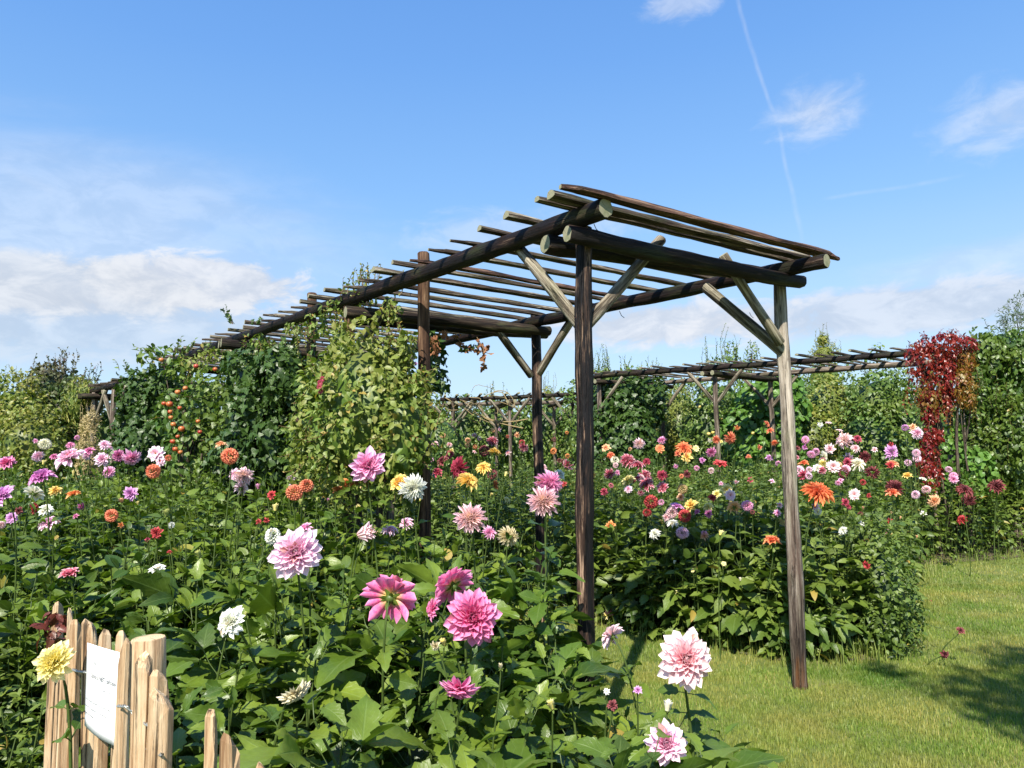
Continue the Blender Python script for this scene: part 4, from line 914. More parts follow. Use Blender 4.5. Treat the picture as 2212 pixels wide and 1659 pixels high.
# ---------------------------------------------------------------- dahlia blooms
# palettes: inner, body, tip, edge
PAL = {
    'palepink': ((.80, .22, .40), (.92, .52, .72), (.97, .80, .90), (.97, .86, .92)),
    'stripeback': ((.85, .70, .10), (.74, .03, .24), (.88, .22, .50), (.95, .56, .74)),
    'blush':    ((.78, .16, .24), (.92, .58, .62), (.98, .86, .86), (.98, .88, .88)),
    'pink':     ((.74, .10, .32), (.88, .28, .56), (.94, .58, .80), (.95, .66, .82)),
    'stripe':   ((.66, .03, .20), (.80, .06, .32), (.90, .30, .56), (.95, .64, .80)),
    'magenta':  ((.45, .03, .18), (.62, .08, .32), (.78, .28, .52), (.80, .35, .58)),
    'orchid':   ((.50, .10, .42), (.68, .22, .60), (.85, .50, .80), (.86, .55, .80)),
    'purplepink': ((.45, .05, .35), (.62, .12, .48), (.80, .38, .70), (.82, .45, .74)),
    'cactuspink': ((.90, .78, .40), (.90, .52, .60), (.96, .76, .82), (.95, .72, .78)),
    'palecream': ((.90, .85, .45), (.93, .88, .66), (.96, .93, .84), (.96, .93, .86)),
    'white':    ((.86, .88, .55), (.90, .90, .84), (.93, .93, .90), (.93, .93, .90)),
    'yellow':   ((.90, .80, .08), (.92, .80, .22), (.95, .86, .48), (.95, .88, .55)),
    'golden':   ((.85, .50, .05), (.90, .62, .10), (.94, .74, .24), (.93, .72, .24)),
    'apricot':  ((.80, .30, .10), (.88, .46, .20), (.92, .62, .38), (.92, .60, .36)),
    'orange':   ((.75, .16, .02), (.84, .26, .04), (.90, .42, .12), (.90, .42, .14)),
    'coral':    ((.66, .07, .02), (.80, .15, .06), (.90, .32, .14), (.92, .44, .22)),
    'flame':    ((.66, .05, .02), (.78, .08, .025), (.90, .38, .10), (.90, .34, .10)),
    'red':      ((.36, .004, .01), (.52, .008, .016), (.62, .02, .03), (.60, .02, .03)),
    'darkred':  ((.10, .003, .008), (.19, .005, .014), (.27, .012, .024), (.25, .01, .02)),
    'crimson':  ((.28, .004, .03), (.45, .01, .06), (.58, .03, .12), (.55, .03, .11)),
    'crimsonwhite': ((.38, .004, .04), (.55, .02, .09), (.93, .76, .80), (.75, .25, .34)),
    'greenbud': ((.35, .42, .06), (.55, .60, .12), (.70, .70, .25), (.6, .62, .2)),
    'dried':    ((.30, .18, .05), (.45, .30, .10), (.55, .42, .18), (.5, .38, .16)),
    'wilted':   ((.70, .60, .30), (.80, .70, .42), (.85, .78, .58), (.6, .45, .2)),
}
WORD = {'stripeback': 'hot pink', 'palepink': 'pale pink', 'blush': 'blush pink', 'pink': 'rose pink', 'stripe': 'hot pink striped', 'magenta': 'magenta', 'orchid': 'orchid pink', 'purplepink': 'purple pink',
        'cactuspink': 'pink spiky', 'palecream': 'cream', 'white': 'white', 'yellow': 'yellow', 'golden': 'golden yellow', 'apricot': 'apricot', 'orange': 'orange', 'coral': 'coral orange',
        'flame': 'flame orange', 'red': 'red', 'darkred': 'dark maroon', 'crimson': 'crimson', 'crimsonwhite': 'crimson and white', 'greenbud': 'green', 'dried': 'dried brown', 'wilted': 'wilted cream'}


def petal(nl, nw, W, cup, bend, tipp, twist=0.0):
    t = np.linspace(0, 1, nl + 1); u = np.linspace(-1, 1, nw + 1)
    w = (t + .08) ** .65 * np.maximum(1 - t, 0) ** tipp; w = w / w.max() * W * .5; w[-1] = W * .03
    V = np.zeros((nl + 1, nw + 1, 3)); U = np.zeros((nl + 1, nw + 1)); Tt = np.zeros_like(U)
    for j, uu in enumerate(u):
        V[:, j, 0] = uu * w; V[:, j, 1] = t; V[:, j, 2] = cup * W * (uu * uu) * (w / w.max()) * .8 + bend * t * t
        U[:, j] = abs(uu); Tt[:, j] = t
    F = [(i * (nw + 1) + j, i * (nw + 1) + j + 1, (i + 1) * (nw + 1) + j + 1, (i + 1) * (nw + 1) + j) for i in range(nl) for j in range(nw)]
    return V.reshape(-1, 3), np.array(F), U.ravel(), Tt.ravel()


_bc = {}
def bloom_mesh(kind, pal, lod, var):
    key = (kind, pal, lod, var)
    if key in _bc: return _bc[key]
    rg = np.random.default_rng(abs(hash((len(kind) * 7 + len(pal), ord(kind[0]), ord(pal[0]) + ord(pal[-1]) * 3, lod, var))) % 100003)
    ci, cb, ct, ce = [np.array(c) for c in PAL[pal]]
    nl, nw = (5, 4) if lod == 2 else ((3, 2) if lod == 1 else (2, 2))
    Vs = []; Fs = []; As = []; n0 = 0
    def addp(az, base_r, z0, L, W, el, cup, bend, tipp, f, jit=.10, roll=0.):
        nonlocal n0
        V, F, U, T = petal(nl, nw, W / L, cup, bend, tipp)
        L = L * rg.uniform(.88, 1.1); V = V * L; el = el + rg.normal(0, jit); az = az + rg.normal(0, jit * .6)
        y = np.array([cos(az) * cos(el), sin(az) * cos(el), sin(el)]); z = np.array([-cos(az) * sin(el), -sin(az) * sin(el), cos(el)])
        x = np.cross(y, z); r_ = rg.normal(0, jit * 1.2) + roll; x, z = x * cos(r_) + z * sin(r_), z * cos(r_) - x * sin(r_)
        W_ = V[:, :1] * x + V[:, 1:2] * y + V[:, 2:] * z + np.array([cos(az) * base_r, sin(az) * base_r, z0])
        g = np.clip(T * 1.0, 0, 1)[:, None]; body = ci * (1 - f) + cb * f
        if pal == 'stripeback': f = 1; body = ci * np.clip(1 - g * 2.6, 0, 1) + cb * (1 - np.clip(1 - g * 2.6, 0, 1))
        c = body * (1 - g ** 1.6) + (ct * f + (cb * .6 + ct * .4) * (1 - f)) * g ** 1.6
        if pal in ('crimsonwhite',): c = cb * (1 - np.clip((g - .74) * 4, 0, 1)) + ct * np.clip((g - .74) * 4, 0, 1)
        e = np.clip((U[:, None] - .55) * 2, 0, 1) * (.55 if pal in ('stripe', 'pink', 'palepink', 'coral', 'flame') else .3) * f
        c = c * (1 - e) + ce * e; c = c * rg.uniform(.9, 1.06) * (1 if rg.uniform() > .025 else np.array([.72, .58, .42]))
        Vs.append(W_); Fs.append(F + n0); As.append(np.concatenate([np.clip(c, 0, 1), np.ones((len(c), 1))], 1)); n0 += len(W_)
    N = {2: 1.0, 1: .75, 0: .5}[lod]
    if kind == 'deco':
        n = int(84 * N)
        for i in range(n):
            f = (i + .5) / n; az = i * 2.39996
            addp(az, .02 + .07 * f, .10 - .12 * f, .14 + .36 * f ** .75, .10 + .10 * f if lod else .13 + .14 * f, radians(82 - 92 * f ** .75 + (8 if rg.uniform() < .15 else 0)), .8 * (1 - .4 * f), .22 - .42 * f, .34, f, .10)
    elif kind == 'loose':
        n = int(52 * N)
        for i in range(n):
            f = (i + .5) / n; az = i * 2.39996
            addp(az, .02 + .05 * f, .08 - .10 * f, .15 + .36 * f ** .7, .15 + .09 * f, radians(80 - 84 * f ** .8), .8 * (1 - .4 * f), .15 - .3 * f, .55, f, .17)
    elif kind == 'cactus':
        n = int(120 * N)
        for i in range(n):
            f = (i + .5) / n; az = i * 2.39996
            addp(az, .02 + .05 * f, .08 - .10 * f, .12 + .40 * f ** .7, (.055 + .04 * f) * (1 if lod == 2 else 1.35), radians(84 - 96 * f ** .8), 1.6, .15 - .25 * f, .42, f, .16)
    elif kind == 'ball':
        n = int(130 * N)
        for i in range(n):
            f = (i + .5) / n; th = radians(6 + 132 * f ** .62); az = i * 2.39996
            R = .33; el = pi / 2 - th; tilt = .42
            L = .11 + .05 * min(1, f * 3)
            V0 = (R * sin(th) * .9, R * cos(th))
            addp(az, V0[0], V0[1], L, .13 if lod == 2 else .17, el - .55 - .35 * f, 1.3, .16, .26, .5 + .5 * f, .05)
    elif kind in ('open',):
        for row, (n, L, el) in enumerate(((9, .46, 8), (9, .42, 20), (7, .30, 42))):
            if lod == 0 and row == 2: continue
            for i in range(n): addp(i * 2 * pi / n + row * .35, .04, .0 + row * .015, L, .24, radians(el), .35, -.12, .40, 1 - .25 * row, .09)
        nd = 26 if lod else 12
        for i in range(nd):
            f = (i + .5) / nd
            sv = (ci, cb, ct, ce); ci, cb, ct, ce = [np.array(c) for c in ((.75, .45, .04), (.80, .55, .05), (.85, .65, .10), (.8, .6, .1))]
            addp(i * 2.4, .09 * sqrt(f), .03, .06, .03, radians(80 - 30 * f), .5, 0, .3, 1, .1); ci, cb, ct, ce = sv
    elif kind == 'bud':
        for i in range(16):
            f = (i + .5) / 16; addp(i * 2.4, .10 + .10 * f, -.22, .75 - .12 * f, .34, radians(84 - 6 * f), 1.2, -.10, .35, f, .04)
    elif kind == 'half':
        for i in range(44):
            f = (i + .5) / 44; addp(i * 2.4, .08 + .09 * f, -.25, .72 - .10 * f, .16, radians(88 - 22 * f), 1.0, -.02, .35, f, .07)
    V = np.concatenate(Vs); F = np.concatenate(Fs); A = np.concatenate(As)
    me = quads_mesh('bloom', V, F, A); me.materials.append(PETAL); _bc[key] = me; return me
def calyx_mesh():
    its = []
    for i in range(8):
        az = i * pi / 4; L = leaf_tmpl(3, 2, .42, 0, .25, .3, .6, .8); el = radians(-8 if i % 2 else 25)
        d = np.array([cos(az) * cos(el), sin(az) * cos(el), sin(el)]); its.append(place(L, frames(d[None], np.array([[0, 0, 1.]]))[0] * .22, np.array([0, 0, -.07]), .6))
    th = np.linspace(0, pi / 2, 4); V = [(.09 * cos(t) * cos(a), .09 * cos(t) * sin(a), -.06 - .07 * sin(t)) for t in th for a in np.arange(8) * pi / 4]
    F = [(i * 8 + j, (i + 1) * 8 + j, (i + 1) * 8 + (j + 1) % 8, i * 8 + (j + 1) % 8) for i in range(3) for j in range(8)]
    A = np.zeros((len(V), 4)); A[:, 2] = .5; A[:, 3] = .6; its.append((np.array(V), np.array(F), A))
    V, F, A = tmpl_join(its); m = quads_mesh('calyx', V, F, A); m.materials.append(G_DAHLIA_FAR); return m
CALYX = calyx_mesh()

# crop letter -> origin x, origin y, scale into the photo's own picture units
CROP = {'a': (0, 907.3, .27345), 'b': (518.5, 950.5, .27345), 'c': (1123.3, 993.7, .27345), 'd': (1607.2, 1032.6, .27345), 'e': (1123.3, 691.3, .27345),
        'g': (1641.8, 604.9, .2578), 'h': (0, 1205.4, .27345), 'i': (518.5, 1205.4, .27345), 'j': (1123.3, 1205.4, .27345), 'k': (518.5, 691.3, .27345)}
MAXS = {'deco': .205, 'loose': .20, 'cactus': .19, 'ball': .125, 'open': .14, 'bud': .045, 'half': .10}
CT = {}


def march(x, y, extra=.05):
    v = ray(x, y)
    for d in np.arange(1.7, 13.5, .04):
        p = CAM + v * d / v[1]
        for bed in ('left', 'middle', 'weeds'):
            if inside(POLY[bed], p[0:1], p[1:2])[0] and p[2] < canopy(bed, p[0:1], p[1:2])[0] + extra: return d, bed
        if p[2] < 0: return d, None
    return None, None


def zone(x, y):
    if x < 160: return 'at the far left edge'
    if x < 300: return 'left of the apple tree'
    if x < 470: return 'below the apple tree'
    if x < 640: return 'left of the big climber'
    if x < 860: return 'below the big climber'
    if x < 960: return 'right under the brown post'
    if x < 1145: return 'between brown and black posts'
    if x < 1245: return 'just left of charred post'
    if x < 1440: return 'just right of charred post'
    if x < 1600: return 'midway between the two front posts'
    if x < 1700: return 'just left of weathered post'
    if x < 1830: return 'just right of weathered post'
    if x < 1960: return 'left of the red creeper'
    if x < 2060: return 'under the red creeper'
    return 'at the far right edge'

FL = []
def flo(code, x, y, size, kind, pal, face=None, depth=None, label=None, bend=None):
    if code: ox, oy, k = CROP[code]; x = ox + x * k; y = oy + y * k; size *= k
    FL.append([x, y, size, kind, pal, face, depth, label, bend])

big = [
 ('b', 440, 890, 375, 'deco', 'palepink', (.25, -1, .25), 3.0, 'large pale pink dahlia tallest of the middle foreground, left of the striped pair'),
 ('b', 510, 705, 130, 'loose', 'pink', (-.3, -.3, 1), 3.25, 'small rose pink dahlia peeking up behind the large pale pink one'),
 ('b', 1010, 205, 270, 'loose', 'pink', (.35, -1, .15), 4.2, 'tall rose pink dahlia high in front of the yellow-green climber'),
 ('b', 1840, 1400, 400, 'deco', 'stripe', (.15, -1, .25), 2.75, 'large hot pink dahlia with pale petal tips, lowest of its cluster'),
 ('b', 1680, 1150, 330, 'deco', 'stripeback', (-.55, .55, .5), 2.95, 'hot pink dahlia turned away, its yellow-green back above the large one'),
 ('b', 1530, 1330, 170, 'deco', 'stripe', (-.9, -.2, .3), 2.8, 'small hot pink dahlia seen sideways beside the cluster'),
 ('b', 1190, 1240, 400, 'deco', 'stripeback', (.1, .85, .35), 2.85, 'drooping hot pink dahlia behind leaves, yellow at its underside'),
 ('j', 1305, 800, 410, 'deco', 'blush', (.0, -1, .32), 2.75, 'large blush dahlia with deep pink heart standing over the lawn'),
 ('j', 1150, 1460, 310, 'loose', 'palepink', (-.1, -1, .4), 2.5, 'pink dahlia lowest at the bottom edge over the lawn corner'),
 ('j', 725, 620, 200, 'cactus', 'cactuspink', (-.5, .5, .35), 3.3, 'pale pink dahlia seen from behind, right of the charred post foot'),
 ('i', 1735, 1020, 260, 'deco', 'stripe', (-.1, -.5, -.6), 2.5, 'nodding hot pink dahlia hanging low among the front leaves'),
 ('h', 1825, 505, 225, 'deco', 'white', (-.3, -1, .35), 2.75, 'white dahlia with tight petals behind the picket fence'),
 ('h', 430, 825, 285, 'deco', 'yellow', (.1, -1, .25), 2.35, 'bright yellow shaggy dahlia left of the paper notice'),
 ('i', 430, 1060, 230, 'cactus', 'wilted', (.4, -.3, -.7), 2.35, 'wilted cream dahlia hanging shrivelled right of the fence'),
 ('i', 1545, 690, 90, 'loose', 'wilted', (-.4, -.6, -.3), 2.7, 'small wilted cream dahlia beneath the hot pink cluster'),
 ('b', 975, 740, 150, 'half', 'cactuspink', (.75, -.3, .25), 3.4, 'half-open pink and yellow dahlia pointing right, above the drooping one'),
 ('b', 260, 760, 130, 'ball', 'white', None, 3.3, 'white ball dahlia just left of the large pale pink one'),
 ('b', 1825, 620, 245, 'cactus', 'cactuspink', (-.05, -1, .2), 3.7, 'spiky pink dahlia with yellow centre above the striped cluster'),
 ('c', 190, 330, 245, 'cactus', 'cactuspink', (-.1, -1, .2), 3.6, 'lower of two spiky pink dahlias left of the charred post'),
 ('c', 225, 185, 215, 'cactus', 'pink', (.3, -1, .3), 3.75, 'upper of two spiky pink dahlias left of the charred post'),
 ('b', 1365, 375, 210, 'cactus', 'white', (.35, -1, .15), 4.2, 'ragged white dahlia with yellow-green centre beside a peach bloom'),
 ('b', 1255, 335, 150, 'loose', 'golden', (-.3, -.7, .6), 4.3, 'peachy yellow dahlia left of the ragged white one'),
 ('b', 430, 415, 135, 'ball', 'coral', None, 4.2, 'lower left of the two touching coral ball dahlias'),
 ('b', 525, 360, 115, 'ball', 'coral', None, 4.3, 'upper right of the two touching coral ball dahlias'),
 ('a', 1815, 285, 140, 'ball', 'coral', (.1, -1, .5), 4.3, 'coral ball dahlia standing tallest on a bare brown stem'),
 ('a', 1210, 405, 112, 'ball', 'coral', (-.4, -1, .3), 4.8, 'coral red ball dahlia left of the tallest coral one'),
 ('a', 880, 755, 108, 'ball', 'coral', (-.3, -1, .3), 4.6, 'orange ball dahlia lower left amid dark leaves'),
 ('a', 545, 300, 215, 'deco', 'palepink', (-.3, -.45, .9), 4.6, 'broad pale pink dahlia facing up at the upper left'),
 ('a', 330, 450, 185, 'deco', 'purplepink', (-.2, -.35, .9), 4.3, 'purple pink dahlia seen from the side at the left'),
 ('a', 25, 600, 190, 'deco', 'orchid', (-.5, -.7, .5), 4.0, 'orchid pink dahlia cut by the left picture edge'),
 ('a', 1925, 440, 145, 'cactus', 'cactuspink', (.3, -1, .3), 4.5, 'right-hand pink dahlia of the cluster beside the tallest coral ball'),
 ('a', 1862, 435, 110, 'cactus', 'palepink', (-.4, -1, .3), 4.6, 'left-hand pink dahlia of the cluster beside the tallest coral ball'),
 ('a', 1905, 535, 115, 'cactus', 'palepink', (0, .6, .4), 4.55, 'pale pink dahlia with its back turned below the pink pair'),
 ('b', 1730, 225, 165, 'cactus', 'crimson', None, 5.0, 'large crimson dahlia beside the golden yellow ones'),
 ('b', 1800, 325, 175, 'cactus', 'golden', None, 4.6, 'larger golden yellow dahlia left of the second black post'),
 ('b', 1925, 220, 122, 'cactus', 'golden', None, 4.9, 'smaller golden yellow dahlia above the larger one'),
 ('b', 2010, 100, 115, 'loose', 'golden', (.2, .3, .7), 5.6, 'golden dahlia seen from behind nearest the second black post'),
 ('c', 1035, 330, 112, 'ball', 'red', None, None, 'round scarlet dahlia brightest between the two front posts'),
 ('d', 580, 115, 225, 'cactus', 'flame', (.1, -.55, .6), 5.55, 'big flame orange dahlia just right of the weathered post'),
 ('g', 710, 1345, 140, 'cactus', 'cactuspink', None, None, 'large pink starry dahlia high before the bright green shrub'),
 ('e', 1580, 1140, 112, 'open', 'red', (0, -.4, .8), None, 'broad red dahlia facing up above the cream ones'),
 ('c', 1205, 505, 95, 'cactus', 'white', (0, -.2, .9), None, 'upper spidery white dahlia in the shade of the bed'),
 ('c', 1065, 585, 92, 'cactus', 'white', (-.4, -.5, .4), None, 'lower spidery white dahlia in the shade of the bed'),
]
for b_ in big: flo(b_[0], *b_[1:5], b_[5], b_[6], b_[7], b_[8])
small = """
a 50 340 125 loose stripe|a 270 580 155 open palecream b|a 440 560 90 loose golden|a 580 590 105 loose orange u|a 265 700 85 loose red|a 360 710 95 deco white|a 390 820 150 deco palepink u|a 90 775 90 open orchid|a 640 680 60 loose magenta|a 600 760 55 loose magenta
a 355 190 90 ball palecream|a 300 285 85 cactus palepink|a 425 290 60 loose magenta|a 560 200 62 cactus pink|a 705 245 78 loose magenta|a 685 285 60 cactus palepink|a 825 195 80 deco palepink|a 870 220 50 deco palepink|a 810 310 112 deco palepink|a 935 280 92 deco magenta
a 1040 295 132 deco pink|a 1232 265 130 open palepink|a 1270 325 82 open palepink|a 860 410 92 deco pink|a 1330 300 52 ball coral|a 1030 580 110 loose orchid|a 1745 200 92 loose apricot u|a 955 830 52 loose orange|a 1235 890 90 loose red|a 1165 945 42 loose crimson|a 1355 830 50 ball white b
a 545 1215 150 open crimsonwhite u|a 1240 1180 130 open white u|a 610 140 42 ball pink|a 280 165 42 loose pink|a 150 715 60 loose darkred|a 1340 1045 45 loose red u|a 10 830 60 ball blush
b 775 395 100 loose orange u|b 840 345 90 deco orange|b 905 365 120 deco apricot u|b 1010 355 115 deco apricot|b 1560 260 92 loose crimson|b 1600 170 100 loose darkred|b 1660 110 62 loose crimson|b 1990 270 82 ball darkred|b 1930 85 88 ball darkred|b 2030 350 82 loose orange|b 2110 475 60 open yellow
b 1180 715 120 cactus palepink u|b 1315 660 105 cactus palepink|b 1970 730 100 cactus pink|b 2120 760 150 cactus wilted|b 1060 710 60 loose dried|b 250 435 70 loose red|b 145 645 52 loose red|b 210 635 50 loose red|b 400 310 72 open palepink b|b 710 265 52 loose crimson|b 395 370 50 loose palepink
k 1540 985 60 ball blush|k 1600 910 50 ball apricot|k 1800 950 46 ball apricot|k 1850 912 44 cactus blush|k 1890 935 35 ball blush|k 2050 865 38 cactus blush|k 2000 870 38 ball apricot|k 2190 910 50 cactus apricot|k 1795 990 40 ball apricot|k 1655 985 48 cactus blush|k 1857 1000 38 ball coral
k 1995 955 80 cactus crimsonwhite|k 1850 1045 40 loose blush|k 1500 910 48 cactus palecream|k 2113 920 28 ball red|k 2118 1050 50 loose blush|k 1475 1045 50 loose palecream|k 1670 1030 42 loose yellow|k 1505 1105 52 loose pink
e 30 1010 72 cactus crimsonwhite|e 15 970 50 ball red|e 265 1035 54 ball orange|e 267 945 38 ball darkred|e 375 1075 40 ball orange|e 370 890 30 ball orange|e 312 1110 40 ball darkred|e 350 1120 52 ball darkred|e 375 1142 88 cactus crimsonwhite|e 165 1020 32 ball blush|e 680 1010 72 loose apricot|e 715 1070 62 cactus coral
e 750 1110 66 ball palecream|e 755 1148 45 ball blush|e 850 1112 112 cactus crimsonwhite|e 930 1150 100 cactus crimsonwhite u|e 1000 1120 60 cactus crimson|e 940 978 88 cactus cactuspink|e 1120 950 62 cactus pink|e 1105 1015 76 open flame|e 870 1020 32 ball apricot|e 1295 1015 120 cactus flame|e 1245 1055 52 loose coral|e 1320 1085 85 loose golden
e 1390 1015 56 open yellow|e 1510 1045 76 deco magenta|e 1440 1108 50 loose purplepink|e 1395 1170 45 ball pink|e 1510 1190 52 ball blush|e 1230 1155 42 loose pink|e 1550 945 62 cactus coral|e 1660 930 92 cactus coral|e 1715 850 50 loose orange|e 1950 820 56 cactus coral|e 1975 875 58 cactus coral|e 2010 970 50 cactus flame|e 1890 1005 42 loose coral
e 1805 1080 42 loose coral|e 1970 1088 56 loose orchid|e 1820 1265 52 loose crimson|e 1590 960 32 loose yellow|e 1500 950 40 loose palecream
c 185 60 62 cactus blush|c 315 115 82 loose white|c 350 190 50 loose red|c 580 115 58 loose golden|c 705 110 80 cactus crimsonwhite|c 770 100 46 cactus pink|c 855 165 102 cactus yellow b|c 920 155 70 cactus crimson|c 985 128 100 cactus crimsonwhite|c 1000 192 112 cactus crimsonwhite|c 1120 120 78 cactus crimson
c 955 260 56 cactus crimsonwhite|c 1125 215 92 loose crimsonwhite|c 1005 415 66 ball red|c 1115 335 46 ball pink|c 1283 228 80 ball dried|c 1200 415 95 ball blush|c 1238 368 110 open orchid u|c 1300 440 100 ball red|c 1350 358 112 loose golden|c 1487 370 80 cactus yellow|c 1490 425 62 loose magenta|c 1400 410 50 loose magenta|c 1520 300 66 loose red
c 1555 270 72 loose yellow|c 1630 230 92 loose yellow|c 1660 280 96 open blush|c 1690 370 112 deco apricot b|c 1795 360 86 ball pink|c 1283 575 96 ball palepink|c 715 520 76 loose orange|c 1990 640 130 loose flame u|c 2050 355 52 loose blush|c 1455 578 46 ball pink|c 715 1190 76 ball pink|c 670 1235 62 open yellow|c 715 1080 42 open yellow|c 590 1030 48 loose yellow|c 1320 112 62 loose darkred|c 665 250 60 loose crimson|c 1275 128 38 ball coral|c 1610 820 42 open yellow|c 1365 872 34 open yellow|c 1240 1045 34 open yellow
g 380 1340 66 ball pink|g 310 1412 62 loose darkred|g 375 1400 52 loose purplepink|g 430 1462 66 ball pink|g 470 1440 62 ball pink|g 530 1480 92 cactus palecream|g 525 1540 72 cactus yellow|g 585 1415 82 loose blush|g 815 1330 66 loose crimson|g 800 1412 72 cactus blush|g 740 1482 82 loose palepink|g 820 1545 112 cactus palecream|g 880 1480 92 cactus darkred
g 615 1562 112 open blush|g 700 1615 92 ball darkred|g 940 1610 102 cactus darkred|g 1100 1440 112 deco orchid|g 1115 1540 92 deco apricot u|g 1240 1530 62 ball palepink|g 1310 1450 66 ball palepink|g 1315 1495 66 ball palepink|g 1215 1237 58 ball orchid|g 1280 1230 62 loose apricot|g 1315 1282 100 deco palepink|g 665 1262 60 open blush u|g 572 1200 60 open blush u
g 505 1212 48 loose white|g 960 1420 50 loose blush|g 1095 1375 46 loose red|g 1580 1587 56 ball palepink|g 1620 1642 66 ball pink|g 368 1540 82 loose flame u|g 325 1602 92 ball palepink|g 412 1590 56 ball palepink|g 408 1642 60 ball palepink|g 152 1537 46 ball pink|g 285 1530 36 ball pink|g 75 1490 50 loose orchid|g 1235 1642 80 loose golden u
d 870 130 92 open blush|d 800 192 62 loose crimson|d 1190 72 122 cactus darkred|d 1172 122 112 loose coral u|d 1440 92 66 ball blush|d 1355 132 64 ball palepink|d 1500 182 96 deco apricot|d 1740 100 122 cactus darkred|d 1775 175 92 cactus darkred|d 1990 65 112 cactus darkred|d 780 415 62 cactus white|d 970 690 72 open red|d 965 500 56 loose red|d 1150 337 52 loose red|d 1655 10 70 loose pink|d 1410 10 62 open white u
d 1710 1205 62 loose darkred|d 1585 1390 62 loose darkred
j 685 1055 52 loose white|j 730 1160 80 loose darkred|j 930 1045 70 loose orchid"""
_er = np.random.default_rng(404)
for _i in range(34):
    _x = _er.uniform(1300, 1960) if _i % 3 else _er.uniform(1720, 2090); _y = _er.uniform(985, 1120) if _i % 4 else _er.uniform(1040, 1160)
    FL.append([_x, _y, _er.uniform(11, 21), ['cactus', 'loose', 'ball', 'deco'][_i % 4], ['crimson', 'palepink', 'crimsonwhite', 'white', 'darkred', 'blush', 'red', 'pink', 'apricot'][_i % 9], None, None, None, None])
for line in small.strip().split('\n'):
    for it in line.split('|'):
        q = it.split(); face = None
        if len(q) > 6: face = {'u': (random.uniform(-.3, .3), -.25, 1.), 'b': (random.uniform(-.3, .3), .6, .5)}[q[6]]
        flo(q[0], float(q[1]), float(q[2]), float(q[3]) * 1.06, q[4], q[5], face)
buds = """a 1315 740 62 greenbud|a 1570 1065 60 greenbud|a 960 640 44 apricot|a 1090 660 34 yellow|a 345 340 40 yellow|a 585 425 44 yellow|a 1080 490 30 greenbud|a 2040 530 46 pink|a 690 600 26 greenbud|a 830 690 34 greenbud
b 280 540 56 yellow|b 930 545 50 yellow|b 540 690 42 greenbud|b 480 495 48 greenbud|b 2100 275 42 yellow|b 1985 435 30 yellow|b 1820 1080 56 pink|b 1700 1060 30 greenbud|b 695 475 24 pink|b 610 470 30 greenbud|b 1425 470 34 yellow|b 1110 90 34 greenbud|b 430 1165 34 greenbud|b 45 1380 40 greenbud
c 1585 580 48 yellow|c 1220 810 30 palecream|c 1740 945 28 palecream|c 760 130 24 yellow|c 1750 265 26 yellow|c 760 650 24 greenbud|j 250 1170 74 yellow|j 1165 1180 80 palecream|i 1610 670 62 yellow|h 540 640 62 yellow|i 2060 860 46 wilted|d 1470 980 28 crimson|d 1215 1030 26 crimson|d 1320 870 22 crimson|d 1235 315 22 apricot|d 1000 345 22 apricot|d 1165 275 22 apricot|d 1110 545 22 apricot|d 1365 465 22 apricot|d 940 238 22 apricot"""
for line in buds.strip().split('\n'):
    for it in line.split('|'):
        q = it.split(); flo(q[0], float(q[1]), float(q[2]), float(q[3]), 'bud', q[4], (random.uniform(-.4, .4), random.uniform(-.5, .2), 1.))

KW = {'deco': 'dahlia', 'loose': 'dahlia', 'cactus': 'spiky dahlia', 'ball': 'ball dahlia', 'open': 'open-faced dahlia', 'bud': 'dahlia bud', 'half': 'dahlia'}
ORD = ['leftmost', 'second', 'third', 'fourth', 'fifth', 'sixth', 'seventh', 'eighth', 'ninth', 'tenth', 'eleventh', 'twelfth']
cls = {}
for f in FL:
    if f[7] is None:
        w = WORD[f[4]]; k = KW[f[3]]
        if 'spiky' in w: k = 'dahlia'
        cls.setdefault((('small ' if f[2] < 15 and f[3] != 'bud' else '') + w + ' ' + k, zone(f[0], f[1])), []).append(f)
for (nm, zn), fs in cls.items():
    fs.sort(key=lambda f: f[0]); n = len(fs)
    if n == 1: fs[0][7] = '%s %s' % (nm, zn)
    else:
        for i, f in enumerate(fs):
            if n == 2: o_ = ('left', 'right')[i]; f[7] = '%s one of two: %s %s' % (o_, nm, zn); continue
            o_ = 'leftmost' if i == 0 else ('rightmost' if i == n - 1 else ORD[i] + ' from left')
            f[7] = '%s of the %ss %s' % (o_, nm, zn)

